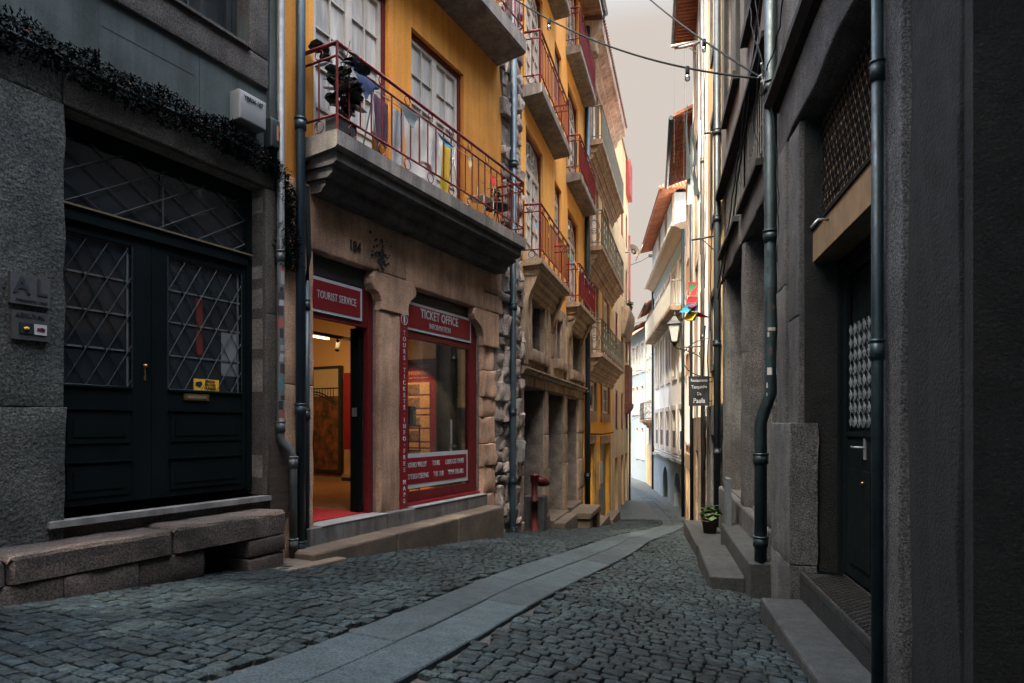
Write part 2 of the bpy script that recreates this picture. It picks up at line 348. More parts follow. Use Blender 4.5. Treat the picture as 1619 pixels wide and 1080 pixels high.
def railing(mb,f,t0,t1,o,z0,z1,sp=.115,rings=.42,r=.009,ro=.0,ends=(1,1)):
    """square-bar balcony railing with rings between its paired rails, front and both ends"""
    zt=z1; z2=z1-.13; zb=z0+.16
    path=[f.P(t0,ro,0),f.P(t0,o,0),f.P(t1,o,0),f.P(t1,ro,0)]
    for a,b,kk in ((0,1,ends[0]),(1,2,1),(2,3,ends[1])):
        if not kk: continue
        A,B=path[a],path[b]; L=(B-A).length; d=(B-A)/L
        for z,rr in ((zt,.019),(z2,.012),(zb,.012)): mb.tube([A+Z*z,B+Z*z],rr,6)
        n=max(2,int(L/sp))
        for i in range(n+1): p=A+d*(L*i/n); mb.tube([p+Z*zb,p+Z*z2],r,4)
        m=max(1,int(L/rings))
        for i in range(m):
            p=A+d*(L*(i+.5)/m)
            mb.tube(ring(p+Z*(zt+z2)/2,d,Z,.05,12),.007,4,cap=False)
            mb.tube(ring(p+Z*(z0+zb)/2,d,Z,.06,12),.007,4,cap=False)
    for p in path[1:3]: mb.tube([p+Z*z0,p+Z*zt],.014,4)
def pipe(name,label,pts,r,mat,joints=(),brackets=(),f=None,extra=None):
    base=Vector(pts[-1]); t=thing(name,label,'downpipe',base)
    mb=MB().tube(pts,r,14); mb.build('pipe',mat,t)
    if joints:
        for z in joints:
            jm=MB()
            for a,b in zip(pts,pts[1:]):
                a,b=Vector(a),Vector(b)
                if b.z<=z<=a.z and a.z>b.z:
                    p=a+(b-a)*((a.z-z)/(a.z-b.z)); jm.tube([p+Z*.05,p-Z*.05],r*1.22,14); jm.tube([p+Z*.06,p+Z*.045],r*1.35,14); break
            if jm.v: jm.build('joint_collar',mat,t)
    return t
# ------------------------------------------------------------------ ground
def terrain():
    xs=[-60,-30,-14,-10]+[-8+.8*i for i in range(24)]+[12,16,25,45,90]; ys=[-40,-20,-10,-5]+[-3+.6*i for i in range(60)]+[35,38,41,44,48,52,60,80,120,200,390]
    mb=MB(); n=len(xs)
    vs=[(x,y,G(x,y)-.035) for y in ys for x in xs]
    mb.add(vs,[(j*n+i,j*n+i+1,(j+1)*n+i+1,(j+1)*n+i) for j in range(len(ys)-1) for i in range(n-1)],0,True)
    struct(mb.build('ground',mortar))
terrain()
PATH=[(-2.2,0.05),(-.88,3.0),(.25,6.1),(1.36,9.0),(2.05,11),(2.9,13.2),(4.0,16.5),(5.1,20.0),(5.75,23),(6.3,27),(6.7,31),(6.9,36),(6.6,42),(5.5,48)]
def path_samples():
    P=[Vector((*p,0)) for p in PATH]; out=[]
    for i in range(1,len(P)-2):
        for k in range(40):
            t=k/40; a,b,c,d=P[i-1],P[i],P[i+1],P[i+2]
            out.append(.5*((2*b)+(c-a)*t+(2*a-5*b+4*c-d)*t*t+(-a+3*b-3*c+d)*t**3))
    return [P[0]+(P[1]-P[0])*i/20 for i in range(20)]+out
PS=path_samples(); SL=[0]
for a,b in zip(PS,PS[1:]): SL.append(SL[-1]+(b-a).length)
def along(v):
    import bisect
    i=min(len(PS)-2,max(0,bisect.bisect_right(SL,v)-1)); k=(v-SL[i])/(SL[i+1]-SL[i]); p=PS[i]+(PS[i+1]-PS[i])*k
    a=PS[max(0,i-3)]; b=PS[min(len(PS)-1,i+4)]; d=(b-a).normalized(); return p,d
def inside(x,y):
    # between the two street fronts
    fl=(Vector((x,y,0))-FL.p).dot(FL.n); fc=(Vector((x,y,0))-FC.p).dot(FC.n); fr=(Vector((x,y,0))-FR.p).dot(FR.n)
    l= fl if y<10.4 else fc
    return l>.1 and fr>.02
def topblock(mb,c,e,q,w,l,dz,rough,tilt=0,mi=0):
    """one sett: rounded top patch with short sides"""
    r=.009; us=[-w/2,-w/2+r,0,w/2-r,w/2]; vs=[-l/2,-l/2+r,0,l/2-r,l/2]
    b=len(mb.v); sd=U(0,50); cut=[U(0,.02) for _ in range(4)]; tx,ty=U(-tilt,tilt),U(-tilt,tilt)
    for j,v in enumerate(vs):
        for i,u in enumerate(us):
            eu=i in(0,4); ev=j in(0,4); h=0
            if eu or ev: h=-.006
            cu,cv=u,v
            if eu and ev:
                k=cut[(i>0)*2+(j>0)]; cu*=1-k/w*1.0; cv*=1-k/l; h=-.010
            p=c+q*(cu+U(-.004,.004))+e*(cv+U(-.004,.004)); p.z=G(p.x,p.y)+dz+h+U(-rough,rough)+tx*cu+ty*cv
            mb.v.append(p)
    for j in range(4):
        for i in range(4): mb.f.append([b+j*5+i,b+j*5+i+1,b+(j+1)*5+i+1,b+(j+1)*5+i]); mb.m.append(mi); mb.sm.append(True)
    rg=[0,1,2,3,4,9,14,19,24,23,22,21,20,15,10,5]; c0=len(mb.v)
    for k in rg: mb.v.append(mb.v[b+k]-Z*.045)
    for k in range(16): mb.f.append([b+rg[k],c0+k,c0+(k+1)%16,b+rg[(k+1)%16]]); mb.m.append(mi); mb.sm.append(False)
def cobbles():
    mb=MB(); v=1.0; row=0; end=24.0
    while v<end:
        h=U(.075,.10) if v<12 else .11; p,d=along(v+h/2); q=Vector((d.y,-d.x,0)); u=-4.6+U(0,.1)
        while u<4.4:
            w=U(.075,.135) if v<12 else U(.09,.15); uc=u+w/2
            wob=.03*math.sin(uc*2.1+v*.4)+.02*math.sin(uc*5+v*1.3)
            c=p+q*uc+d*wob
            if abs(uc)>.35+w/2-.015 and inside(c.x,c.y):
                topblock(mb,c,(d+q*U(-.06,.06)).normalized(),(q+d*U(-.06,.06)).normalized(),w-U(.006,.014),h-U(.006,.013),U(-.005,.004),.0014,.04)
            u+=w
        v+=h; row+=1
    ob=mb.build('cobblestone_road',sett,recalc=False); struct(ob); return ob
cobbles()
def ribbon(name,mat,v0,v1,u0,u1,lift,seg=(.8,1.3),nrow=2):
    mb=MB()
    for k in range(nrow):
        a=u0+(u1-u0)*k/nrow; b=u0+(u1-u0)*(k+1)/nrow; v=v0+k*.45
        while v<v1:
            l=U(*seg); n=4; g=.005; dz=U(-.003,.003)
            top=[];st=[g,.012]+[l*i/n for i in range(1,n)]+[l-.012,l-g]
            for i,s_ in enumerate(st):
                p,d=along(v+s_); q=Vector((d.y,-d.x,0)); e=i in(0,len(st)-1)
                for j,u in enumerate((a+g,a+.012,(a+b)/2,b-.012,b-g)):
                    x=p+q*u; x.z=G(x.x,x.y)+lift+dz-(.008 if e or j in(0,4) else 0); top.append(x)
            m=len(st); mb.add(top,[(i*5+j,i*5+j+1,(i+1)*5+j+1,(i+1)*5+j) for i in range(m-1) for j in range(4)],0,False)
            for edge in ([i*5 for i in range(m)],[i*5+4 for i in range(m)],[0,1,2,3,4],[(m-1)*5+j for j in range(5)]):
                E=[top[i] for i in edge]; F_=[x-Z*.05 for x in E]; k2=len(E); mb.add(E+F_,[(i,i+1,k2+i+1,k2+i) for i in range(k2-1)])
            v+=l
    return struct(mb.build(name,mat,recalc=False))
ribbon('stone_band_path',slabm,0.4,46,-.345,.345,.003)
def farroad():
    mb=MB(); V=[23.9+.6*i for i in range(45)]; us=[-6,-4,-2.6,-1.9,-1.2,-.335]; 
    for sgn in (-1,1):
        vs=[]
        for v in V:
            p,d=along(v); q=Vector((d.y,-d.x,0))
            for u in us:
                x=p+q*(u*-sgn); x.z=G(x.x,x.y)-.004; vs.append(x)
        n=len(us); mb.add(vs,[(j*n+i,j*n+i+1,(j+1)*n+i+1,(j+1)*n+i) for j in range(len(V)-1) for i in range(n-1)],0,True)
    struct(mb.build('lower_road',farpave))
    # pale gutter band along the left front
    mb=MB(); vs=[]
    for v in V:
        p,d=along(v); q=Vector((d.y,-d.x,0))
        for u in (-1.65,-1.3):
            x=p+q*u; x.z=G(x.x,x.y)+.004; vs.append(x)
    mb.add(vs,[(j*2,j*2+1,j*2+3,j*2+2) for j in range(len(V)-1)]); struct(mb.build('gutter_path',slabm))
farroad()
def cutstep(name,label,f,t0,t1,o0,o1,ztop,mat,n=1,cat='step',zb=None,org=None,ztop2=None):
    mb=MB(); k=n; z2=ztop if ztop2 is None else ztop2
    for i in range(k):
        a=t0+(t1-t0)*i/k+.006; b=t0+(t1-t0)*(i+1)/k-.006
        za=ztop+(z2-ztop)*i/k; zb_=ztop+(z2-ztop)*(i+1)/k
        bot=min(Gf(f,a,o1),Gf(f,b,o1),Gf(f,b,o0))-.25 if zb is None else zb
        slab_block(mb,f,a,b,o0,o1,bot,za,zb_)
    if org is None: org=f.P(t0,o1,Gf(f,t0,o1))
    return tag(mb.build(name,mat,org=org),label,cat)
def slab_block(mb,f,a,b,o0,o1,z0,za,zb,r=.022,amp=.005):
    n=max(3,int((b-a)/.12)); prof_=[(o0,'b'),(o0,0),((o0+o1)/2,0),(o1-r,0),(o1-r*.3,-r*.3),(o1,-r),(o1,'m'),(o1,'b')]
    rows=[]; sd=U(0,90)
    ts=[a,a+r*.3,a+r]+[a+r+(b-a-2*r)*i/n for i in range(1,n)]+[b-r,b-r*.3,b]
    for t in ts:
        zt=za+(zb-za)*(t-a)/(b-a); e=min(t-a,b-t); dr=r*(1-min(1,e/r))**2
        row=[]
        for o,z in prof_:
            if z=='b': zz=z0
            elif z=='m': zz=(zt+z0)/2
            else: zz=zt+z-dr
            k=noise.noise(Vector((t*7+sd,o*9,zz*7)))*amp
            oo=o+(k if o==o1 else 0)-(dr if o==o1 else 0)
            row.append(f.P(t,oo,zz+(k if z not in('b',) else 0)))
        rows.append(row)
    m=len(prof_); vs=[v for r_ in rows for v in r_]
    mb.add(vs,[(i*m+j,i*m+j+1,(i+1)*m+j+1,(i+1)*m+j) for i in range(len(rows)-1) for j in range(m-1)]+[list(range(m)),[(len(rows)-1)*m+j for j in range(m)][::-1]],0,False)
SUNEL,SUNE,SHOPE,SAZ,SPOTE=56,5.0,40,.54,520
SKYG=(36,33,28)
random.seed(21)
def gz(f,t,o=0): return Gf(f,t,o)
# ================================================================== LEFT: grey building with the dark double door
A=thing('grey_house','grey plastered house with granite base and dark lattice double door at the left edge','house',FL.P(-3,0,gz(FL,-3)))
mb=MB(); wall(mb,FL,-7,-.4,2.5,6.2,0,[(-2.6,-.82,3.42,5.4)],.25,thick=5); mb.build('wall',plGrey,A)
mb=MB(); wall(mb,FL,-7,-.4,-2.2,2.5,-.03,[(-2.36,-.62,-.66,2.23)],.19,thick=5); mb.build('inner_wall',mortW,A)
mb=MB()
H=[(-2.36,-.62,-1.6,2.23)]
masonry(mb,FL,-4.6,-2.36,[-1.5,.12,2.23,2.5],(2.0,2.6),-.1,.03,[],.008,.016,.003)
mb.build('rough_granite_pier',graniteP,A)
mb=MB()
masonry(mb,FL,-2.36,-.4,[2.23,2.5],(2.5,3),-.1,.02,[],.02,.006,.006)
for z0,z1 in ((-.66,1.05),(1.05,2.23)): mb.stone(FL,-.62,-.42,-.19,.02,z0+.001,z1-.001,.01,.007)
for z0,z1 in ((-1.6,-.8),):
    mb.stone(FL,-2.4,-1.6,-.1,-.0,z0,z1,.02,.008); mb.stone(FL,-1.6,-.45,-.1,0,z0,z1,.02,.008)
mb.build('door_surround',graniteD,A)
mb=MB()
for r_ in ((-3.0,-.6,3.15,3.42),(-.82,-.6,3.42,5.4)): mb.stone(FL,r_[0],r_[1],-.1,.035,r_[2],r_[3],.012,.004)
mb.box(FL,-2.6,-.82,-.02,.07,3.415,3.44); mb.build('window_surround',graniteD,A)
mb=MB(); mb.box(FL,-.585,-.405,-.02,.03,2.45,6.2); mb.build('plaster_pilaster',plGrey,A)
mb=MB()
for (a,z1,b,z2) in ((-2.1,2.93,-1.35,2.93),(-1.0,2.9,-.75,2.9)): mb.box(FL,a,b,-.01,.002,z1,z1+.006)
for a in (-2.12,-1.3,-.93): mb.box(FL,a,a+.004,-.01,.0015,2.5,3.15)
mb.build('plaster_joint',black,A)
w=window(A,FL,-2.6,-.82,3.42,5.4,-.2,(black,black,dglass),2,2,2)
mb=MB(); mb.tube([FL.P(-1.75,-.05,4.4),FL.P(-1.72,.0,4.0),FL.P(-1.6,.04,3.78),FL.P(-1.42,.05,3.70),FL.P(-1.25,.02,3.70)],.085,16)
for i in range(10):
    k=i/9; mb.tube(ring(FL.P(-1.6+.3*k,.04,3.77-.07*k),FL.n,Z,.09,14),.008,4)
mb.build('duct_pipe',steel,A)
# double door
dr=MB(); o=-.2
dr.box(FL,-2.36,-2.30,o-.04,o+.03,-.62,2.23); dr.box(FL,-.68,-.62,o-.04,o+.03,-.62,2.23); dr.box(FL,-2.3,-.68,o-.04,o+.05,1.50,1.60); dr.box(FL,-2.3,-.68,o-.04,o+.03,2.12,2.23)
DR=dr.build('door_frame',doorD,A)
MB().box(FL,-2.3,-.68,o-.03,o-.02,1.6,2.12).build('fanlight_glass',dglass,DR)
mb=MB(); lattice(mb,FL,(-2.3,-.68,1.6,2.12),o+.0,.36,.62,.006); mb.box(FL,-1.50,-1.49,o,o+.01,1.6,2.12); mb.build('fanlight_lattice',M('grey_lattice',(.07,.075,.075),None,5,.5,.1),DR)
mb=MB(); mb.box(FL,-2.34,-.64,o+.045,o+.07,1.598,1.612); mb.build('transom_rail',tanp,DR)
for a,b,hg in ((-2.3,-1.60,1),(-1.60,-.68,0)):
    ga,gb=(a+.04,b-.16) if hg else (a+.14,b-.05)
    lf=MB(); lf.box(FL,a,ga,o-.02,o+.02,-.6,1.5); lf.box(FL,gb,b-.004,o-.02,o+.02,-.6,1.5); lf.box(FL,ga,gb,o-.02,o+.018,1.42,1.5); lf.box(FL,ga,gb,o-.02,o+.018,-.6,.29)
    for z in (.10,-.30): 
        lf.box(FL,ga+.02,gb-.02,o+.016,o+.028,z-.24,z); lf.box(FL,ga+.06,gb-.06,o+.026,o+.034,z-.19,z-.05)
        lf.box(FL,ga+.0,gb-.0,o+.018,o+.04,z+.015,z+.028)
    lf.box(FL,ga,gb,o+.018,o+.035,.285,.30)
    D=lf.build('door',doorD,A)
    MB().box(FL,ga,gb,o-.016,o-.008,.29,1.42).build('glass',dglass,D)
    mb=MB(); lattice(mb,FL,(ga,gb,.3,1.41),o+.008,.155,1.75,.0042)
    mb.tube([FL.P(ga,o+.02,.3),FL.P(gb,o+.02,.3),FL.P(gb,o+.02,1.41),FL.P(ga,o+.02,1.41),FL.P(ga,o+.02,.3)],.007,4)
    mb.build('lattice',latt,D)
    mb=MB()
    for z in (1.13,.86,.58): mb.box(FL,ga,gb,o-.006,o+.002,z,z+.014)
    mb.box(FL,gb-.035,gb-.02,o-.006,o+.003,.3,1.41); mb.build('glazing_bar',M('grey_bar',(.10,.105,.10),None,5,.5,.1) if hg else bpy.data.materials['grey_bar'],D)
    if hg:
        mb=MB(); mb.lathe(FL.P(b-.06,o+.03,.46),[(.0,0),(.018,.004),(.022,.018),(.018,.03),(0,.034)],10); mb.box(FL,b-.068,b-.052,o+.015,o+.026,.36,.47); mb.build('handle',brass,D)
    else:
        mb=MB(); mb.box(FL,-1.32,-1.08,o+.015,o+.032,.215,.27); mb.build('letter_slot',brass,D); MB().box(FL,-1.29,-1.11,o+.03,o+.036,.23,.255).build('letter_flap',tanp,D)
        mb=MB(); mb.box(FL,-1.22,-.97,o+.012,o+.016,.30,.405); st=mb.build('warning_sticker',yelst,D)
        ftext(D,'sticker_text','SORRIA!',FL,-1.06,o+.017,.385,.034,black,sx=.8); ftext(D,'sticker_text','ESTA A SER',FL,-1.06,o+.017,.355,.030,black,sx=.7); ftext(D,'sticker_text','FILMADO',FL,-1.06,o+.017,.325,.034,black,sx=.8)
        mb=MB(); mb.prism(FL,[(-1.205,.345),(-1.16,.33),(-1.135,.36),(-1.15,.385),(-1.2,.375)],o+.016,o+.019); mb.build('sticker_camera',black,D)
        # papers and a red strip modelled as a reflection, behind the glass
        mb=MB(); mb.box(FL,-.93,-.76,o-.007,o-.005,.45,.85); mb.build('paper_notice',M('grey_paper',(.16,.17,.17),None,5,.5,.05),D)
        mb=MB(); mb.box(FL,-1.18,-1.12,o-.007,o-.005,.62,1.12); mb.build('red_strip',M('dim_red',(.12,.02,.015),None,5,.5,.05),D)
MB().box(FL,-2.47,-.60,-.25,.07,-.705,-.66).build('sill',plain('worn_wood',(.22,.215,.20),(.14,.14,.135),streak=.4),A)
FPL=Fac((FL.p.x+FL.n.x*.03,FL.p.y+FL.n.y*.03),(.525,1),'L')
sg=MB().box(FPL,-2.70,-2.47,-.03,.042,.79,.99).build('name_plate',plain('zinc_plate',(.062,.062,.06),(.05,.05,.05)),A)
ftext(sg,'plate_text','A L',FPL,-2.585,.043,.91,.15,M('plate_ink',(.03,.035,.04),None,4,.5,0),sx=.9,bold=.003); ftext(sg,'plate_text','Alojamento Local',FPL,-2.58,.043,.82,.026,bpy.data.materials['plate_ink'])
sg=MB().box(FPL,-2.69,-2.47,-.03,.036,.56,.75).build('name_plate',plain('zinc_plate_dark',(.05,.048,.046),(.04,.04,.04)),A)
ftext(sg,'plate_text','ABRUVAL',FPL,-2.585,.037,.72,.04,bpy.data.materials['plate_ink'])
MB().box(FPL,-2.65,-2.57,.034,.042,.60,.67).build('plate_badge',black,sg); MB().box(FPL,-2.565,-2.49,.034,.042,.60,.67).build('plate_badge',plain('badge_white',(.5,.48,.45)),sg)
mb=MB(); mb.lathe(FPL.P(-2.61,.04,.622),[(0,0),(.017,.004),(.017,.02),(0,.024)],8); mb.build('plate_emblem',yelst,sg)
mb=MB(); mb.prism(FPL,[(-2.55,.625),(-2.505,.62),(-2.5,.64),(-2.52,.652),(-2.53,.645),(-2.545,.648)],.041,.044); mb.build('plate_emblem',redbright,sg)
mb=MB(); mb.oprism(FPL,[(-1.5,6.6),(.12,6.2),(.12,6.28),(-1.5,6.75)],-7.1,-.5)
mb.build('roof',tile,A)
# bench-like stone ledge
mb=MB(); 
for a,b,z in ((-4.3,-2.85,-.80),(-2.84,-1.78,-.79),(-1.77,-.69,-.77)): slab_block(mb,FL,a,b,-.05,.37,-.97,z,z+.0,.03,.01)
LDG=M('ledge_granite',(.095,.072,.058),(.045,.038,.033),2.2,.9,.8,.5,80,.1,bs=50,blotch=.5)
L=tag(mb.build('stone_ledge',LDG,org=FL.P(-2,.3,gz(FL,-2,.3))),'long worn granite ledge on blocks below the dark double door','ledge')
mb=MB(); masonry(mb,FL,-4.3,-1.5,[-1.6,-1.2,-.975],(.6,1.1),-.05,.352,[],.012,.01,.006); masonry(mb,FL,-1.1,-.7,[-1.6,-1.14,-.975],(.3,.5),-.05,.357,[],.02,.008,.012); mb.build('support_block',LDG,L)
# wooden board
mb=MB(); mb.box(FL,-.60,-.36,.03,.055,-.84,-.19); tag(mb.build('wooden_board',woodD,org=FL.P(-.48,.05,-.84)),'dark weathered board leaning on the wall behind the pale bent downpipe','board')
# meter boxes
t=thing('meter_box','pale grey square cable box with black lettering under the upper left window','box',FL.P(-.86,0,2.72))
mb=MB(); mb.stone(FL,-1.0,-.71,0,.13,2.70,2.96,.015,0); mb.build('case',greyb,t); ftext(t,'lettering','YBR04-107',FL,-.855,.134,2.90,.052,cable,sx=.85,bold=.001)
mb=MB(); mb.tube([FL.P(-.97,.03,2.7),FL.P(-.965,.035,2.63),FL.P(-.94,.03,2.58)],.008,5); mb.build('cable',cable,t)
t=thing('meter_box','small black wall box with orange label beside the pale cable box','box',FL.P(-.55,0,2.6))
mb=MB(); mb.stone(FL,-.63,-.49,0,.1,2.60,2.88,.02,0); mb.build('case',black,t); mb=MB(); mb.box(FL,-.565,-.545,.099,.104,2.68,2.82); mb.build('paper_label',plain('orange_label',(.40,.17,.08)),t)
mb=MB()
for k in range(3): mb.tube([FL.P(-.6+.03*k,.03,2.62),FL.P(-.62+.05*k,.05,2.5),FL.P(-.5+.02*k,.04,2.46),FL.P(-.45,.03,2.3)],.006,5)
mb.build('cable',cable,t)
# garland
def garland():
    pts=[(-4.6,2.50),(-3.4,2.50),(-2.6,2.53),(-2,2.50),(-1.5,2.51),(-1.1,2.50),(-.75,2.47),(-.55,2.43),(-.44,2.30),(-.42,2.0),(-.41,1.75),(-.40,1.50)]
    mb=MB(); br=MB(); stem=[FL.P(t,.07,z) for t,z in pts]
    segs=[(a,b,(Vector(b)-Vector(a)).length) for a,b in zip(pts,pts[1:])]
    for a,b,l in segs:
        for k in range(int(l*2600)):
            q=R(); t=a[0]+(b[0]-a[0])*q; z=a[1]+(b[1]-a[1])*q
            vert=abs(b[0]-a[0])<.08
            bulge=.075+.05*noise.noise(Vector((t*4,z*4,3)))+.018*noise.noise(Vector((t*13,z*13,3)))
            an=U(0,6.28); rr=bulge*math.sqrt(R())*1.5
            c=FL.P(t+(math.cos(an)*rr if vert else 0)+U(-.02,.02),.07+math.sin(an)*rr*.8+.01,z+(math.cos(an)*rr*1.15 if not vert else 0)+U(-.012,.012))
            d=Vector((U(-1,1),U(-1,1),U(-.7,1))).normalized(); e=d.cross(Vector((U(-1,1),U(-1,1),U(-1,1)))).normalized()
            l2=U(.018,.042); w=U(.004,.009)
            mb.add([c-e*w,c+e*w,c+d*l2+e*w*.3,c+d*l2-e*w*.3],[(0,1,2,3)])
    for t,z,n in ((-1.13,2.57,90),(-1.05,2.6,60),(-2.2,2.62,50),(-1.7,2.6,40),(-1.12,2.42,60),(-1.0,2.4,50)):
        for k in range(n*2):
            c=FL.P(t+U(-.03,.03),.09+U(-.03,.03),z+U(-.06,.06)); d=Vector((U(-1,1),U(-1,1),U(-.3,1))).normalized(); e=d.cross(Z).normalized()
            mb.add([c-e*.006,c+e*.006,c+d*.035],[(0,1,2)])
    for k in range(26):
        q=random.choice(pts[2:]); c=FL.P(q[0]+U(-.12,.12)*(q[1]>2.4)+U(-.03,.03),.12+U(0,.02),q[1]+U(-.04,.04)); br.tube([c,c+Vector((0,0,.014))],.007,6)
    t=thing('garland','dark green artificial fir garland above and down beside the dark lattice door','garland',FL.P(-1.5,.05,2.45))
    mb.build('needles',leaf,t,recalc=False); MB().tube(stem,.018,6).build('stem',black,t); br.build('berry',plain('dull_berry',(.25,.06,.03)),t)
garland()
# ================================================================== TICKET BUILDING
B=thing('ticket_office_building','ochre house with granite ground floor, red ticket office front and long laundry balcony','building',FL.P(2,0,gz(FL,2)))
W1=(.0,1.22,2.86,5.12); W2=(1.66,2.9,2.86,5.02)
mb=MB(); wall(mb,FL,-.4,4.02,2.45,8.2,0,[W1,W2],.16,thick=7); mb.build('wall',yellow,B)
mb=MB(); wall(mb,FL,-.42,4.36,-2.4,2.46,-.05,[(-.02,1.02,-1.4,1.8),(1.6,3.4,-1.02,1.74)],.3); mb.build('inner_wall',mortW,B)
mb=MB()
mb.stone(FL,-.4,1.508,-.3,.03,1.79,2.44,.022,.016); mb.stone(FL,1.512,3.42,-.3,.03,1.73,2.44,.022,.016); mb.stone(FL,3.44,4.02,-.15,.02,2.02,2.44,.03,.012)
mb.build('lintel',graniteB,B)
mb=MB()
for z0,z1 in ((-1.35,.4),(.4,1.79)): mb.stone(FL,-.4,-.02,-.3,.02,z0+.001,z1-.001,.012,.01)
mb.build('door_jamb',graniteB,B)
mb=MB()
def bracketpoly(c,s,w): # pillar capital, swelling to side s
    return [(c,1.35),(c+s*.02,1.35),(c+s*.035,1.45),(c+s*.09,1.54),(c+s*w,1.585),(c+s*(w+.015),1.65),(c+s*w,1.75),(c+s*(w-.05),1.79),(c,1.79)]
def sprism(poly,o0,o1):
    # rounded prism: three layers
    cx=sum(p[0] for p in poly)/len(poly); cz=sum(p[1] for p in poly)/len(poly); n=len(poly); L_=[]
    for o,k in ((o0,1),(o1-.03,1),(o1-.008,.985),(o1,.95)):
        L_+= [FL.P(cx+(t-cx)*k,o,cz+(z-cz)*k) for t,z in poly]
    mb.add(L_,[list(range(3*n,4*n))]+[(j*n+i,j*n+(i+1)%n,(j+1)*n+(i+1)%n,(j+1)*n+i) for j in range(3) for i in range(n)])
sprism([(1.02,1.35),(1.03,1.45),(.99,1.53),(.90,1.57),(.865,1.63),(.87,1.71),(.92,1.785),(1.66,1.785),(1.72,1.70),(1.71,1.62),(1.63,1.57),(1.57,1.50),(1.55,1.42),(1.56,1.35)],-.3,.045)
mb.build('pillar_capital',graniteB,B); mb=MB()
sprism([(3.41,1.20),(3.40,1.34),(3.36,1.45),(3.26,1.52),(3.17,1.56),(3.13,1.64),(3.16,1.735),(3.9,1.735),(3.9,1.2)],-.22,.035)
mb.build('pillar_capital',graniteB,B)
mb=MB(); mb.stone(FL,1.03,1.55,-.3,.02,-1.05,1.348,.03,.016); mb.build('pillar',graniteB,B)
mb=MB(); zz=[-2.1,-1.5,-1.05,-.62,-.28,.12,.42,.82,1.2]
masonry(mb,FL,3.41,3.80,zz,(.34,.36),-.15,.02,[],.02,.02,.008,.012)
mb.stone(FL,3.44,4.02,-.15,.03,1.74,2.02,.03,.012)
mb.build('quoin_block',graniteB,B)
mb=MB()
z=-2.2
while z<8.2:
    h=U(.09,.34); lo=3.80 if z<1.2 else 3.9
    if z>2.4: lo=4.0+U(-.06,.06)
    if 1.2<=z: lo=max(lo,3.9)
    masonry(mb,FL,lo,4.38,[z,z+h],(.10,.42),-.1,.02+U(-.02,.02),[],.022,.03,.018,.04); z+=h
mb.build('rubble_strip',rubble,B)
mb=MB(); mb.box(FL,3.78,4.38,-.1,-.02,-2.4,8.2); mb.build('rubble_backing',mortW,B)
ftext(B,'house_number','184',FL,.57,.047,1.965,.165,plain('number_ink',(.02,.02,.02)),sx=.8,bold=.004)
mb=MB()
for k in range(60):
    c=(1.02+random.gauss(0,.08),2.0+random.gauss(0,.11)); s_=U(.006,.022); mb.prism(FL,[(c[0]+math.cos(a)*s_*U(.5,1),c[1]+math.sin(a)*s_*U(.6,1.3)) for a in [i*1.05 for i in range(6)]],.03,.0475)
mb.build('soot_stain',plain('soot',(.035,.032,.03)),B)
# plinth & thresholds
mb=MB(); slab_block(mb,FL,-.16,1.03,-.3,.13,-1.75,-1.035,-1.035,.01,.003); slab_block(mb,FL,1.04,3.36,-.3,.13,-1.95,-1.03,-1.03,.01,.003); mb.build('plinth',plain('worn_cement',(.17,.165,.155),(.10,.10,.097),streak=.4,fine=.15),B)
mb=MB(); mb.box(FL,-.02,1.03,-.12,.135,-1.034,-1.027); mb.box(FL,1.56,3.36,-.05,.138,-1.029,-1.021); mb.build('threshold',M('tread_plate',(.40,.41,.40),(.3,.31,.31),3,.55,.6,.2,90,metal=.4,bs=90),B)
# shop door set
mb=MB(); o=-.14
mb.box(FL,-.02,.93,o,o+.05,1.13,1.80); mb.box(FL,.93,1.02,o,o+.06,-1.03,1.80); mb.box(FL,-.02,.03,o,o+.05,-1.03,1.13); DF=mb.build('door_frame',redw,B)
MB().box(FL,-.01,.93,o+.05,o+.058,1.58,1.79).build('shade_board',black,DF)
sp=MB().box(FL,.0,.82,o+.055,o+.07,1.19,1.56).build('sign_border',signw,DF); MB().box(FL,.035,.785,o+.068,o+.076,1.225,1.525).build('sign_panel',redp,DF)
ftext(DF,'sign_text','TOURIST SERVICE',FL,.41,o+.078,1.375,.118,signw,sx=.60,bold=0,ls=1.08)
mb=MB(); mb.box(FL,.88,.93,-.30,o-.02,-1.02,1.13); LE=mb.build('open_door_leaf',doorD,B); MB().box(FL,.874,.882,-.27,-.2,.1,.2).build('door_hinge',steel,LE)
# shop window
mb=MB(); o=-.16
mb.box(FL,1.6,1.66,o,o+.07,-1.02,1.74); mb.box(FL,3.2,3.4,o,o+.07,-1.02,1.74); mb.box(FL,1.66,3.2,o,o+.068,1.12,1.2); mb.box(FL,1.66,3.2,o,o+.068,-1.02,-.86); mb.box(FL,1.66,3.2,o,o+.02,1.2,1.74); SW=mb.build('shop_window_frame',redw,B)
MB().box(FL,1.62,3.38,o+.068,o+.08,1.585,1.73).build('shade_board',black,SW)
MB().box(FL,1.56,3.22,o+.07,o+.085,1.215,1.575).build('sign_border',signw,SW); MB().box(FL,1.595,3.185,o+.083,o+.091,1.25,1.54).build('sign_panel',redp,SW)
ftext(SW,'sign_text','TICKET OFFICE',FL,2.40,o+.093,1.455,.165,signw,sx=.76,bold=.003,ls=1.06); ftext(SW,'sign_text','INFORMATION',FL,2.40,o+.093,1.315,.105,signw,sx=.72)
MB().box(FL,1.55,3.2,o+.03,o+.036,-.84,1.12).build('glass',shopg,SW)
MB().box(FL,1.56,3.19,o+.038,o+.046,-.82,-.37).build('sign_border',signw,SW); MB().box(FL,1.56,3.15,o+.044,o+.051,-.765,-.425).build('sign_panel',redp,SW)
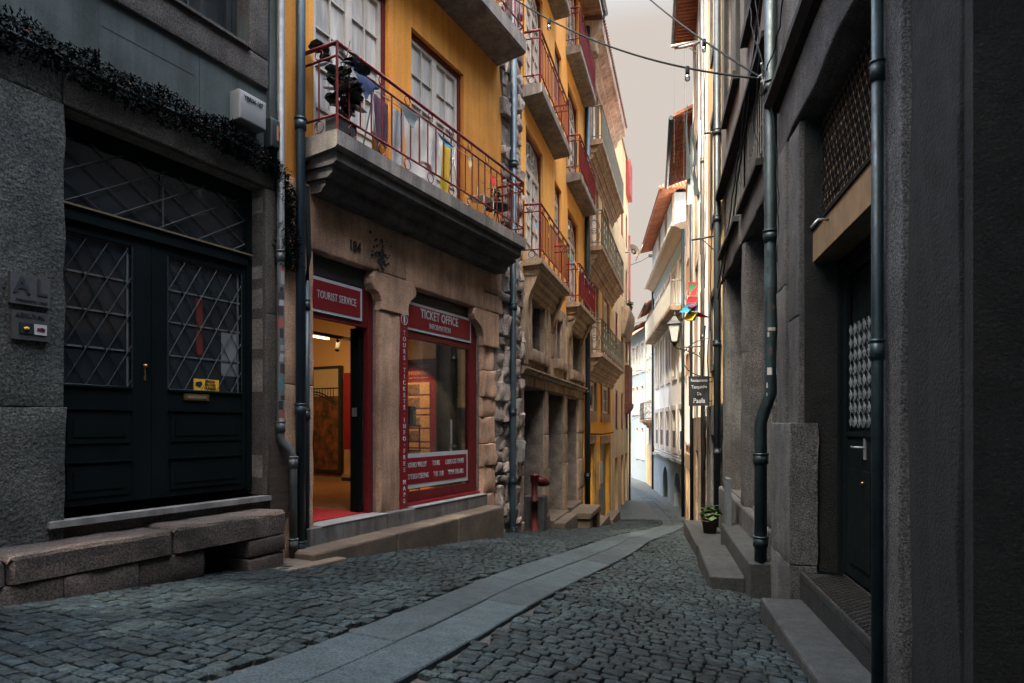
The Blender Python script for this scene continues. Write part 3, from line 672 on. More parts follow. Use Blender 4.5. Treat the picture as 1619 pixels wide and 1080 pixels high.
for s_,t,z in (('DOURO VALLEY',1.92,-.52),('TOURS',2.36,-.52),('6 BRIDGES CRUISE',2.83,-.52),('CITYSIGHTSEEING',1.94,-.67),('TUK TUK',2.42,-.67),('WINE CELLARS',2.86,-.67)):
    ftext(SW,'sign_text',s_,FL,t,o+.053,z,.098,signw,sx=.58,ls=1.05)
MB().box(FL,1.5,3.36,-.09,.0,-1.02,-.99).build('red_sill',redp,SW)
IS=MB().box(FL,1.385,1.535,.02,.04,-1.03,1.415).build('info_board',redp,B)
ftext(IS,'board_text','i',FL,1.46,.042,1.30,.15,signw,bold=.006); mb=MB(); mb.tube(ring(FL.P(1.46,.043,1.295),FL.d,Z,.062,24),.005,4,cap=False); mb.build('board_circle',signw,IS)
word='TOURS-TICKETS-INFO-FREE MAPS'
for i,ch in enumerate(word):
    if ch==' ': continue
    ftext(IS,'board_text',ch if ch!='-' else '·',FL,1.46,.042,1.13-i*.0765,.078,signw,sx=.95,bold=.001)
# interior
r=MB(); t0,t1,o0,o1,z0,z1=-.35,4.33,-6.2,-.36,-1.03,2.35
r.add([FL.P(t1,o0,z0),FL.P(t1,o1,z0),FL.P(t1,o1,z1),FL.P(t1,o0,z1)],[(0,1,2,3)]); r.add([FL.P(t0,o0,z0),FL.P(t0,o1,z0),FL.P(t0,o1,z1),FL.P(t0,o0,z1)],[(0,1,2,3)])
r.add([FL.P(t0,o0,z0),FL.P(t1,o0,z0),FL.P(t1,o0,z1),FL.P(t0,o0,z1)],[(0,1,2,3)]); r.add([FL.P(t0,o0,z1),FL.P(t1,o0,z1),FL.P(t1,o1,z1),FL.P(t0,o1,z1)],[(0,1,2,3)])
r.build('shop_interior_wall',warmw,B)
MB().box(FL,t0,t1,o0,-.12,-1.08,-1.032).build('shop_floor',woodf,B)
MB().box(FL,4.29,4.33,o0,o1,-1.03,-.93).build('skirting',plain('skirting_tan',(.35,.24,.12)),B)
tag(MB().box(FL,-.1,.95,-1.5,-.14,-1.031,-1.018).build('door_mat',carpet,org=FL.P(.4,-.7,-1.03)),'bright red entrance mat inside the shop doorway','mat')
t=thing('framed_picture','tall framed sepia picture of an arched iron bridge on the shop wall','picture',FL.P(4.2,-4.2,-.9))
mb=MB(); a,b=-4.32,-3.56
for q in ((a,a+.05,-.9,1.12),(b-.05,b,-.9,1.12),(a+.05,b-.05,1.07,1.12),(a+.05,b-.05,-.9,-.85)): mb.box(FL,4.22,4.3,q[0],q[1],q[2],q[3])
mb.build('frame',black,t)
MB().box(FL,4.25,4.29,a+.05,b-.05,.55,1.07).build('picture_sky',photoS,t); MB().box(FL,4.25,4.29,a+.05,b-.05,-.85,.55).build('picture_town',photoD,t)
mb=MB(); pc=[FL.P(4.24,a+.06+.58*i/12,.42+.22*math.sin(math.pi*(.5+i/24))) for i in range(13)]; mb.tube(pc,.012,4); mb.tube([p-Z*.05 for p in pc],.01,4); mb.tube([FL.P(4.24,a+.05,.70),FL.P(4.24,b-.05,.70)],.01,4)
for i in range(8): mb.tube([FL.P(4.24,a+.08+.07*i,.45+.01*i),FL.P(4.24,a+.08+.07*i,.70)],.005,4)
mb.build('picture_bridge',black,t)
t=thing('roll_up_banner','red stand-up banner inside the shop by the door leaf','banner',FL.P(4.0,-3.2,-.95))
mb=MB(); mb.box(FL,4.1,4.12,-3.36,-3.02,-.45,.96); mb.build('banner_sheet',redp,t); MB().box(FL,4.08,4.14,-3.4,-3.0,-1.03,-.97).build('foot',black,t); MB().box(FL,4.125,4.14,-3.2,-3.17,-.97,-.45).build('pole',black,t)
t=thing('track_lamp','black ceiling track with one lit tube and a small spotlight inside the shop','lamp',FL.P(2.0,-2,1.6))
mb=MB(); mb.box(FL,.0,4.3,-2.46,-2.42,1.40,1.45); mb.tube([FL.P(2.2,-2.44,1.45),FL.P(2.2,-2.44,2.35)],.006,5); mb.build('track',black,t)
MB().box(FL,2.25,2.75,-2.46,-2.42,1.36,1.385).build('lit_tube',tube_e,t)
mb=MB(); mb.tube([FL.P(2.95,-2.44,1.40),FL.P(2.95,-2.44,1.33)],.01,6); mb.tube([FL.P(2.97,-2.44,1.36),FL.P(2.90,-2.40,1.20)],.035,12); mb.build('spotlight',black,t)
# price board
t=thing('price_board','red ticket price board with photo cards standing behind the shop window','board',FL.P(3.3,-.9,-1))
a,b=-1.42,-.95; MB().box(FL,3.45,3.48,a-.02,-.86,-.98,1.05).build('board_panel',redp,t); MB().box(FL,3.452,3.49,-.86,-.30,-.98,1.32).build('dark_backdrop',black,t)  # black sheet added behind the glass as the dark depth of the shop
xd=FL.n; tx=lambda nm,s_,o_,z_,sz,m_,**k: text(t,nm,s_,FL.P(3.445,o_,z_),FL.n,Z,-FL.d,sz,m_,**k)
goldm=plain('dull_gold',(.45,.20,.10))
tx('board_text','TICKET OFFICE',(a+b)/2,.93,.075,goldm,sx=.78,bold=.002); tx('board_text','INFORMATION',(a+b)/2,.83,.075,goldm,sx=.78,bold=.002); tx('board_text','ENJOY PORTUGAL WITH US!',(a+b)/2,.75,.032,priceY,sx=.9)
zc=.68
for pr in ('18','27 29',None,'20','10',None,'20','7  10',None,'19'):
    if pr is None:
        c=MB().box(FL,3.435,3.448,a+.02,b-.02,zc-.075,zc).build('price_strip',priceY,t); tx('board_text','BRIDGES & CELLARS 5.20',(a+b)/2,zc-.038,.032,redp); zc-=.10
    else:
        MB().box(FL,3.435,3.448,a+.26,b-.02,zc-.19,zc).build('price_card',priceY,t); MB().box(FL,3.435,3.448,a+.02,a+.255,zc-.19,zc-.03).build('photo_card',photoB,t); MB().box(FL,3.436,3.448,a+.02,a+.255,zc-.03,zc).build('card_title',priceY,t)
        tx('board_text','.'+pr,(a+.26+b)/2,zc-.10,.09,redp,sx=.7,bold=.002); zc-=.215
t=thing('leaflet_rack','small dark leaflet rack with colourful brochures just inside the shop window','rack',FL.P(2.3,-.6,-1))
mb=MB(); mb.box(FL,2.2,2.5,-.75,-.45,-.02,.0)
for x,y in ((2.22,-.73),(2.48,-.73),(2.22,-.47),(2.48,-.47)): mb.tube([FL.P(x,y,-1.03),FL.P(x,y,0)],.012,5)
for z_ in (-.35,-.7): mb.box(FL,2.2,2.5,-.75,-.45,z_-.015,z_)
mb.build('rack_frame',black,t)
for i,c in enumerate(((.1,.3,.35),(.4,.35,.3),(.5,.06,.05),(.12,.3,.12))):
    mb=MB(); mb.box(FL,2.22+.06*i,2.265+.06*i,-.72,-.5,0.0,.20+.06*(i%2)); mb.build('brochure',plain('brochure_%s'%'abcd'[i],c),t)
sp_=bpy.data.lights.new('spot_light','SPOT'); sp_.energy=SPOTE; sp_.color=(1,.62,.30); sp_.spot_size=.75; sp_.shadow_soft_size=.05
spo=bpy.data.objects.new('spot_light',sp_); COL.objects.link(spo); spo.location=FL.P(2.2,-1.5,1.7); spo.rotation_euler=(FL.P(3.45,-1.22,-.05)-FL.P(2.2,-1.5,1.7)).to_track_quat('-Z','Y').to_euler()
# balcony windows
window(B,FL,*W1,-.13,(redw,cream,curt),2,4,2,panel=.45,fw=.06); window(B,FL,*W2,-.13,(redw,cream,curt),2,4,2,panel=.45,fw=.06)
# balcony
def balcony(par,f,t0,t1,d,zt,th,mat,rmat,under=None,panels=None,rh=.86,style='bars',ro=0,sp=.125):
    mb=MB(); mb.oprism(f,[(-.05,zt),(d,zt),(d,zt-th*.85),(d-.03,zt-th),(-.05,zt-th*1.25)],t0,t1)
    S_=mb.build('balcony_slab',mat,par)
    if under: 
        m2=MB(); 
        for k,(a,b,c) in enumerate(under): m2.oprism(f,[(-.05,zt-th*1.0),(a,zt-th*1.0),(a,zt-b),(a-.03,zt-b-.02),(a-.06,zt-c),(-.05,zt-c)],t0+.05+.03*k,t1-.05-.03*k)
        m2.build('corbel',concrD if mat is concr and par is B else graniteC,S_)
    m3=MB()
    if style=='bars': railing(m3,f,t0+.03,t1-.03,d-.03,zt+.0,zt+rh,sp)
    elif style=='dense':
        for A_,B_ in ((f.P(t0+.03,0),f.P(t0+.03,d-.03)),(f.P(t0+.03,d-.03),f.P(t1-.03,d-.03)),(f.P(t1-.03,d-.03),f.P(t1-.03,0))):
            L_=(B_-A_).length; n=max(2,int(L_/.075))
            for z_,q in ((rh,.022),(.09,.012)): m3.tube([A_+Z*(zt+z_),B_+Z*(zt+z_)],q,5)
            for i in range(n+1): p=A_+(B_-A_)*i/n; m3.tube([p+Z*zt,p+Z*(zt+rh)],.013,4)
    else:
        for A_,B_ in ((f.P(t0+.03,0),f.P(t0+.03,d-.03)),(f.P(t0+.03,d-.03),f.P(t1-.03,d-.03)),(f.P(t1-.03,d-.03),f.P(t1-.03,0))):
            L_=(B_-A_).length; dd=(B_-A_)/L_; n=max(1,round(L_/.42))
            for z_,q in ((rh,.022),(rh-.1,.012),(.09,.012)): m3.tube([A_+Z*(zt+z_),B_+Z*(zt+z_)],q,5)
            for i in range(n+1): p=A_+(B_-A_)*i/n; m3.tube([p+Z*zt,p+Z*(zt+rh)],.016,4)
            for i in range(n):
                c=A_+dd*(L_*(i+.5)/n); w_=L_/n*.42
                m3.tube(ring(c+Z*(zt+.25),dd,Z,w_*.85,12),.010,4,cap=False); m3.tube(ring(c+Z*(zt+.58),dd,Z,w_*.85,12),.010,4,cap=False); m3.tube(ring(c+Z*(zt+.42),dd,Z,w_*.45,8),.009,4,cap=False)
                for sg in(-1,1): m3.tube([c+dd*(sg*w_*1.0*math.sin(k*.52))+Z*(zt+.1+.65*k/6) for k in range(7)],.009,4)
    RL=m3.build('railing',rmat,S_)
    if panels:
        m4=MB()
        for a,b in panels: m4.box(f,a,b,d-.055,d-.045,zt+.17,zt+rh-.06)
        m4.build('railing_sheet',redp,S_)
    return S_
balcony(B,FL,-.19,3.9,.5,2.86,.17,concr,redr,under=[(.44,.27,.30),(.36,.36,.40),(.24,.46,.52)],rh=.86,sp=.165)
balcony(B,FL,.9,3.9,.5,5.94,.24,concr,redr,rh=.86)
mb=MB(); mb.box(FL,2.98,3.08,.0,.05,2.90,3.72); 
# downpipes on the left front
P=FL.P
def snake(t,o,z0,z1): return [P(t,o,z1),P(t,o,z0)]
pb=pipe('downpipe','pale bent downpipe covered in stickers beside the dark door','',0,None) if 0 else None
t=pipe('downpipe','pale grey downpipe with stickers that bends outwards near the ground, leftmost of three',[P(-.50,.08,6.2),P(-.50,.08,-.10),P(-.49,.09,-.16),P(-.42,.13,-.24),P(-.40,.14,-.32),P(-.40,.14,gz(FL,-.4,.14)-.02)],.036,pipeL,(-.02,-.36,1.6,-1.15))
mb=MB(); cols=[(.3,.32,.31),(.03,.03,.03),(.06,.15,.17),(.26,.26,.25),(.25,.07,.06),(.02,.02,.02)]
sm=[plain('sticker_%s'%'abcdef'[i],c) for i,c in enumerate(cols)]
z_=1.50
while z_>.0:
    h=U(.03,.09); base=P(-.50,.08,z_); k=random.randrange(6); a0=U(-.6,.3)
    vs=[];n=6; wd=U(.9,1.7)
    for i in range(n+1):
        an=-math.pi/2+.55+a0+wd*(i/n-.5); d=FL.d*math.cos(an)*-1*-1; v=FL.d*(-math.cos(an+1.2))+FL.n*math.sin(an+math.pi/2+.6)
        v=(-FL.d*math.sin(.5+wd*(i/n-.5)+a0)+FL.n*math.cos(.5+wd*(i/n-.5)+a0))
        vs+= [base+v*.0378,base+v*.0378-Z*h]
    mb=MB(); mb.add(vs,[(2*i,2*i+2,2*i+3,2*i+1) for i in range(n)]); mb.build('pipe_sticker',sm[k],t,recalc=False); z_-=h+U(-.01,.035)
pipe('downpipe','thick blue-grey downpipe, middle of the three beside the shop door',[P(-.27,.1,8.2),P(-.27,.1,gz(FL,-.27,.1)-.02)],.046,pipeB,(2.95,.15,-1.2))
pipe('downpipe','thin blue-grey pipe right next to the tourist service door',[P(-.14,.05,1.45),P(-.14,.05,-1.25)],.028,pipeB,(1.2,.1))
pipe('downpipe','blue-grey downpipe on the rubble strip between the two ochre houses',[P(4.27,.1,8.2),P(4.22,.1,-1.6),P(4.24,.12,gz(FL,4.2,.1)-.02)],.055,pipeB,(4.2,1.9,.2,-.9,-1.7))
mb=MB()
for k in range(3): mb.tube([P(-.16+.02*k,.05,2.4),P(-.18+.02*k,.09,2.0),P(-.15,.07+.02*k,1.7),P(-.13-.02*k,.06,1.42)],.011,6)
tag(mb.build('cable_bundle',cable,org=P(-.15,.05,1.4)),'black cables hanging behind the thick downpipe above the thin pipe','cables')
s=cutstep('stone_step','long low granite step in front of the ticket office',FL,-.42,3.36,.135,.42,-1.21,stepS,3,'step',None,None,-1.19)
t=thing('pavement_slab','',None,(0,0,0)) if 0 else None
mb=MB(); slab_block(mb,FL,-.9,-.1,.1,.55,-1.6,-1.262,-1.29,.012,.004); struct(mb.build('pavement',stepS))
random.seed(5)
# ---- things on the long balcony
def cloth(f,t0,t1,o,z0,z1,amp=.03,nu=14,nv=10,fold=5,taper=0,seed=0):
    mb=MB(); vs=[]
    for j in range(nv+1):
        for i in range(nu+1):
            u,v=i/nu,j/nv; t=t0+(t1-t0)*(u+(.5-u)*taper*v); z=z1+(z0-z1)*v+.02*math.sin(u*5+seed)*v
            vs.append(f.P(t,o+amp*math.sin(u*fold+seed)*(.4+.6*v)+amp*.5*math.sin(u*fold*2.3+v*3+seed),z))
    mb.add(vs,[(j*(nu+1)+i,j*(nu+1)+i+1,(j+1)*(nu+1)+i+1,(j+1)*(nu+1)+i) for j in range(nv) for i in range(nu)],0,True); return mb
mb=MB(); mb.tube([P(.35,.36,3.6),P(2.2,.36,3.62)],.006,5)
for x in (.5,2.1):
    mb.tube([P(x,.18,2.86),P(x,.38,3.6)],.008,5); mb.tube([P(x,.42,2.86),P(x,.34,3.6)],.008,5)
tag(mb.build('clothes_rack',steel,org=P(1.2,.3,2.86)),'thin metal drying rack standing on the long balcony','rack')
CL=[('towel','dark purple and grey towel hanging on the balcony rack',.55,.85,.30,3.12,3.60,(.12,.05,.08)),
('trousers','orange garment hanging low behind the balcony rail',.62,.86,.22,2.92,3.25,(.7,.32,.05)),
('shirt','grey-blue shirt hanging on the rack beside the white sheet',.86,1.06,.33,2.95,3.58,(.38,.42,.44)),
('sheet','crumpled white sheet hanging on the balcony rack',1.05,1.72,.36,2.93,3.60,(.80,.77,.70)),
('sheet','shorter pale sheet folded over the right half of the white sheet',1.28,1.80,.385,3.12,3.62,(.82,.80,.74)),
('towel','mustard yellow towel hanging right of the white sheet',1.84,2.06,.30,2.93,3.58,(.62,.45,.03))]
for i,(n,l,a,b,o,z0,z1,c) in enumerate(CL):
    tag(cloth(FL,a,b,o,z0,z1,.022,seed=i*1.7,taper=.15).build(n,plain('cloth_%s'%'abcdef'[i],c,tuple(x*.8 for x in c),streak=.2),org=P(a,o,z0),recalc=False),l,n)
def plant(name,label,cat,base,potr,poth,potm,leafm,n,lr,h,spread,stemm=None,flat=.45):
    t=thing(name,label,cat,base); MB().lathe(base,[(0,0),(potr*.75,0),(potr,poth*.9),(potr*1.08,poth*.9),(potr*1.08,poth),(potr*.9,poth),(potr*.85,poth*.85),(0,poth*.85)],16).build('pot',potm,t)
    sm_=MB(); lf=MB(); b=Vector(base)+Z*poth*.85
    for k in range(max(4,n//9)):
        tip=b+Vector((U(-spread,spread)*.6,U(-spread,spread)*.6,h*U(.6,1)))
        sm_.tube([b+Vector((U(-.03,.03),U(-.03,.03),0)),b+(tip-b)*.5+Vector((U(-.03,.03),U(-.03,.03),0)),tip],.006,5)
        for j in range(9):
            q=U(.25,1); c=b+(tip-b)*q; a=U(0,6.28); d=Vector((math.cos(a),math.sin(a),U(-.2,.9))).normalized(); w=d.cross(Vector((U(-.5,.5),U(-.5,.5),1))).normalized(); nn=d.cross(w)
            l=lr*U(.7,1.2); c=c+d*.03; P_=[]
            for u,wd in ((0,.02),(.2,.6),(.5,1),(.8,.7),(1,.05)):
                x=c+d*(l*u)-Z*(l*.35*u*u)
                P_+= [x-w*wd*l*flat+nn*.01*wd,x-nn*.006,x+w*wd*l*flat+nn*.01*wd]
            lf.add(P_,[(3*i+j_,3*i+j_+1,3*i+j_+4,3*i+j_+3) for i in range(4) for j_ in (0,1)],0,True)
    sm_.build('stem',stemm or leafG,t); lf.build('foliage',leafm,t,recalc=False); return t
plant('rubber_plant','large dark-leaved rubber plant at the near end of the long balcony','plant',P(.08,.28,2.87),.13,.2,black,leafD,72,.17,.80,.40,black,.42)
t=thing('woven_box','dark woven rattan box on the near corner of the long balcony','box',P(.0,.4,2.87))
mb=MB(); mb.box(FL,-.14,.12,.30,.46,2.865,3.02)
for k in range(6):
    mb.box(FL,-.145,.125,.457,.466,2.875+.024*k,2.885+.024*k)
for k in range(12): mb.box(FL,-.14+.023*k,-.134+.023*k,.458,.468,2.87,3.02)
mb.build('weave',plain('rattan_dark',(.05,.055,.05)),t)
t=thing('folding_chair','white metal chair standing at the far end of the long balcony','chair',P(2.95,.25,2.87))
mb=MB()
mb.box(FL,2.8,3.08,.12,.4,3.2,3.215); mb.build('seat',cream,t)
for x,y in ((2.81,.13),(3.07,.13),(2.81,.39),(3.07,.39)): MB().tube([P(x,y,2.87),P(x,y,3.2)],.009,6).build('leg',cream,t)
mb=MB(); mb.tube([P(3.06,.13,3.2),P(3.09,.13,3.5),P(3.09,.39,3.5),P(3.06,.39,3.2)],.009,6); mb.build('backrest',cream,t)
t=thing('side_table','round dark green table on the far end of the long balcony','table',P(3.45,.25,2.87))
MB().lathe(P(3.42,.25,3.22),[(0,0),(.19,0),(.2,.02),(.2,.04),(.0,.045)],20).build('tabletop',plain('table_green',(.03,.055,.05)),t)
for k in range(3): MB().tube([P(3.42,.25,3.22),P(3.42+.14*math.cos(k*2.1),.25+.12*math.sin(k*2.1),2.87)],.01,6).build('leg',black,t)
plant('potted_plant','small bright green potted plant on the round balcony table','plant',P(3.42,.25,3.265),.06,.09,plain('pot_terracotta',(.3,.12,.06)),leafG,60,.05,.18,.14)
# bunting along the balcony rails
def bunting(name,label,pts,flags,seed=1):
    t=thing(name,label,'bunting',pts[0]); mb=MB(); path=[]
    for a,b in zip(pts,pts[1:]):
        for k in range(6):
            q=k/6; path.append(Vector(a)*(1-q)+Vector(b)*q-Z*.05*math.sin(math.pi*q))
    path.append(Vector(pts[-1])); mb.tube(path,.004,4); mb.build('string',cream,t)
    for q,c,h,w,sw in flags:
        i=q*(len(path)-1); k=min(len(path)-2,int(i)); p=path[k]+(path[k+1]-path[k])*(i-k); d=(path[min(len(path)-1,k+2)]-path[max(0,k-1)]).normalized()
        m=MB(); n=5; vs=[]
        for r_ in range(n+1):
            v=r_/n
            for s_ in (-1,0,1): vs.append(p+d*(s_*w/2*(1-v*.97))+Vector(sw)*v*h-Z*h*v*(1-.3*abs(Vector(sw).length))+FL.n*.012*math.sin(v*5+s_+q*9))
        m.add(vs,[(r_*3+j,r_*3+j+1,r_*3+j+4,r_*3+j+3) for r_ in range(n) for j in (0,1)],0,True); m.build('pennant',FLG[c],t,recalc=False)
FLG={n:plain('pennant_'+n,c) for n,c in dict(navy=(.05,.08,.18),grey=(.20,.24,.24),teal=(.01,.22,.34),creamy=(.62,.45,.2),red=(.62,.03,.04),white=(.5,.55,.62),green=(.06,.3,.16),yellow=(.75,.48,.03),blue=(.04,.3,.55)).items()}
bunting('bunting','string of coloured pennants tied along the long laundry balcony rail',[P(-.15,.5,3.60),P(1.2,.5,3.56),P(2.4,.5,3.52),P(3.85,.5,3.50),FC.P(.72,.33,3.55)],
 [(.06,'navy',.24,.40,(.12,.22,0)),(.20,'grey',.20,.42,(.2,.35,0)),(.35,'teal',.15,.40,(.3,.5,.3)),(.47,'creamy',.22,.1,(0,0,0)),(.58,'red',.24,.12,(0,0,0)),(.74,'white',.2,.12,(0,0,0)),(.83,'grey',.2,.12,(0,0,0)),(.91,'blue',.22,.10,(.1,.1,0))])
random.seed(33)
# ================================================================== SECOND OCHRE HOUSE (C)
C=thing('ochre_house','tall ochre house with stacked red-railed balconies over three stone doorways','house',FC.P(4,0,gz(FC,4)))
P=FC.P
flo=(2.92,5.96,8.98)
hol=[]
for z in flo: hol+= [(.95,2.32,z,z+2.45),(3.46,4.22,z+1.15,z+2.4),(5.0,6.46,z,z+2.3)]
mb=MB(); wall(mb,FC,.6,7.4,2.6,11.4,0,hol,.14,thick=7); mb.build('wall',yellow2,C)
for z in flo:
    window(C,FC,.95,2.32,z,z+2.45,-.12,(redw,cream,curt),2,4,2,panel=.4,arch=True,fw=.07)
    window(C,FC,3.46,4.22,z+1.15,z+2.4,-.12,(redw,cream,curt),3,3,1,arch=True,fw=.06)
    window(C,FC,5.0,6.46,z,z+2.3,-.12,(redw,cream,curt),2,4,2,panel=.4,arch=True,fw=.07)
GH=[(.88,2.0,-3.4,.70),(2.88,3.98,-3.4,.68),(5.02,6.0,-3.4,.66)]
GH=[(.88,2.58,-3.4,.70),(2.88,4.62,-3.4,.68),(5.02,6.56,-3.4,.66)]
MH=[(1.25,2.29,1.45,2.32),(3.53,4.3,1.5,2.45),(5.44,6.86,1.40,2.5)]
mb=MB(); wall(mb,FC,.0,7.4,-3.6,2.62,-.06,GH+MH,.6,thick=1.0); mb.build('inner_wall',mortW,C)
mb=MB(); masonry(mb,FC,.62,7.38,[-3.4,-2.3,-1.7,-.9,-.2,.70,.92],(.8,1.4),-.62,.0,[h for h in GH],.02,.008,.01)
masonry(mb,FC,.62,7.38,[1.0,1.42,1.95,2.34,2.62],(.5,1.0),-.4,.0,MH,.02,.008,.01); mb.build('stone_front',graniteC,C)
mb=MB(); mb.oprism(FC,[(-.05,.88),(.06,.9),(.08,.95),(.13,.98),(.13,1.01),(-.05,1.06)],.55,7.42)
for h in MH:
    a,b,c,d=h
    for q in ((a-.16,a-.01,c-.05,d),(b+.01,b+.16,c-.05,d)): mb.stone(FC,q[0],q[1],-.1,.05,q[2],q[3],.015,.005)
    mb.stone(FC,a-.22,b+.22,-.1,.10,c-.28,c-.06,.02,.006)
for a in (.62,2.5,4.5,7.0): mb.stone(FC,a,a+.26,-.05,.07,1.06,2.3,.015,.005)
mb.build('cornice',graniteC,C)
DRM=plain('dark_red_door',(.035,.014,.012),(.02,.01,.01))
for a,b,zt in ((.88,2.58,.7),(2.88,4.62,.68),(5.02,6.56,.66)):
    mb=MB(); mb.box(FC,a,b,-.60,-.56,-3.2,zt)
    for i in range(int((b-a)/.12)): mb.box(FC,a+.12*i,a+.12*i+.012,-.562,-.55,-3.2,zt)
    mb.build('door',DRM,C)
for a,b,c,d in MH: MB().box(FC,a,b,-.60,-.57,c,d).build('blind_window',dglass,C)
mb=MB()
zc=-2.4
while zc<11.4:
    h=U(.1,.34); masonry(mb,FC,.0,.62 if zc<2.5 else .60+U(-.04,.04),[zc,zc+h],(.12,.42),-.1,.02+U(-.02,.02),[],.022,.03,.018,.04); zc+=h
mb.build('rubble_strip',rubble,C)
und=[(.30,.12,.16),(.26,.22,.26),(.18,.36,.40),(.12,.50,.6)]
balcony(C,FC,.71,3.44,.35,2.9,.10,graniteC,redr,und,rh=.95)
balcony(C,FC,4.76,7.36,.35,2.9,.10,graniteC,redr,und,panels=[(4.8,7.3)],rh=.9)
balcony(C,FC,.71,3.44,.35,5.94,.17,concr,redr,rh=.93); balcony(C,FC,4.76,7.36,.35,5.94,.17,concr,redr,panels=[(4.8,7.3)],rh=.9)
balcony(C,FC,.71,3.44,.35,8.95,.17,concr,redr,rh=.93); balcony(C,FC,4.76,7.36,.35,8.95,.17,concr,redr,panels=[(4.8,7.3)],rh=.9)
for t in (.9,3.1,5.0,6.9):
    mb=MB(); mb.oprism(FC,[(-.02,2.7),(.28,2.7),(.2,2.5),(.12,2.35),(.05,2.1),(-.02,2.0)],t-.09,t+.09); mb.build('console_bracket',graniteC,C)
mb=MB(); mb.oprism(FC,[(-.3,11.42),(.45,11.37),(.45,11.42),(-.3,11.8)],.2,7.5); RF=mb.build('roof',soff,C)
mb=MB(); mb.box(FC,.2,7.5,0,.5,11.28,11.34)
for i in range(14): mb.box(FC,.3+.52*i,.38+.52*i,0,.5,11.2,11.28)
mb.build('eave_board',soff,RF); MB().tube([P(.2,.58,11.36),P(7.55,.58,11.36)],.07,8).build('gutter',pipeB,RF)
MB().tube([P(7.45,.58,11.3),P(7.45,.2,10.8),P(7.45,.1,10.6)],.045,8).build('gutter_elbow',pipeB,RF)
mb=MB(); mb.stone(FC,7.1,7.45,0,.4,10.1,10.5,.05,.02); mb.build('corner_corbel',graniteC,C)
ws=cloth(FC,5.2,5.75,.42,6.05,6.7,.03,seed=3); 
tag(cloth(FC,4.80,5.0,.2,6.1,6.75,.03,seed=3,taper=.5).build('garment',plain('dotted_cloth',(.03,.035,.035),(.09,.1,.1)),org=P(4.9,.2,6.1),recalc=False),'dark garment hanging at the near end of the second upper balcony','garment')
bunting('bunting','small coloured pennants strung along the lower balconies of the second ochre house',[FC.P(.75,.36,3.72),FC.P(3.4,.36,3.74),FC.P(4.8,.36,3.66),FC.P(7.3,.36,3.6)],
 [(.06,'yellow',.3,.14,(0,0,0)),(.15,'red',.28,.12,(0,0,0)),(.23,'navy',.25,.12,(0,0,0)),(.3,'green',.22,.12,(0,0,0)),(.38,'blue',.25,.12,(0,0,0)),(.44,'yellow',.22,.16,(.3,.4,0)),(.5,'red',.22,.14,(0,0,0)),(.58,'creamy',.22,.12,(0,0,0)),(.66,'green',.22,.12,(0,0,0)),(.73,'white',.2,.12,(0,0,0)),(.8,'blue',.3,.14,(.2,.3,0)),(.9,'red',.3,.14,(.2,.3,0))])
# boundary pipe C / D
pipe('downpipe','dark blue downpipe between the ochre house and the orange house',[P(7.42,.1,11),P(7.42,.1,gz(FC,7.42,.1)-.02)],.075,pipeB,(6,3,.9,-1.4))
# hydrant, cabinets, steps
b=P(.62,.24,gz(FC,.62,.24)); t=thing('fire_hydrant','red standpipe fire hydrant against the rubble wall','hydrant',b)
MB().lathe(b,[(.09,-.05),(.09,.03),(.055,.04),(.055,.5),(.075,.5),(.075,.54),(.055,.55),(.055,.82),(.06,.83),(.075,.86),(.075,.94),(.085,.95),(.085,.98),(.03,.99),(.03,1.02),(0,1.02)],18).build('barrel',redbright,t)
mb=MB(); c=b+Z*.86; d=(FC.d*.9+FC.n*.35).normalized(); mb.tube([c,c+d*.12,c+d*.14,c+d*.24-Z*.02,c+d*.36-Z*.05,c+d*.42-Z*.06],.05,12,rs=[.05,.05,.095,.095,.07,.045]); mb.build('outlet',redbright,t)
mb=MB(); mb.tube([c+d*.14+Z*.0,c+d*.16],.085,12); mb.build('outlet_flange',redbright,t)
b=P(1.05,.2,gz(FC,1.05,.3)); t=thing('utility_cabinet','low dark grey metal cabinet beside the red hydrant','cabinet',b)
mb=MB(); mb.stone(FC,.86,1.22,.0,.34,b.z-.1,b.z+.62,.02,0); mb.build('case',plain('cabinet_grey',(.05,.06,.06),(.035,.04,.04)),t)
MB().tube([P(.95,.17,b.z+.6),P(.95,.17,b.z+.70)],.03,10).build('vent_cap',steel,t); MB().box(FC,.92,1.16,.335,.345,b.z+.1,b.z+.52).build('door',plain('cabinet_door',(.045,.055,.055)),t)
t=thing('electricity_box','small grey meter box on the rubble wall above the hydrant','box',P(.35,0,-.5))
mb=MB(); mb.stone(FC,.22,.44,0,.12,-.62,-.26,.012,0); mb.build('case',greyb,t); MB().box(FC,.25,.41,.119,.124,-.40,-.32).build('label_plate',signw,t)
for i,(a,b_,z0,o0,o1,l) in enumerate(((.9,2.56,-1.80,-.5,.10,'granite threshold step in the first stone doorway, behind the hydrant'),(2.9,4.6,-1.98,-.5,.12,'granite threshold step in the middle stone doorway'),(5.04,6.54,-1.98,-.5,.10,'granite threshold step in the third stone doorway behind the stone bench'))):
    cutstep('threshold_step',l,FC,a,b_,o0,o1,z0,stepS,1)
cutstep('stone_step','low worn step below the middle stone doorway',FC,2.8,4.3,.12,.36,gz(FC,2.8,.36)+.12,stepS,1)
t=thing('stone_bench','short squared granite bench in front of the third stone doorway','bench',P(5.0,.4,gz(FC,5,.4)))
mb=MB(); z=-2.05; mb.stone(FC,4.6,6.3,.12,.62,z-.14,z,.02,.005); mb.build('seat',stepS,t)
mb=MB(); mb.stone(FC,4.65,5.0,.14,.60,-2.9,z-.15,.02,.005); mb.build('support',stepS,t); mb=MB(); mb.stone(FC,5.9,6.25,.14,.60,-3.0,z-.15,.02,.005); mb.build('support',stepS,t)
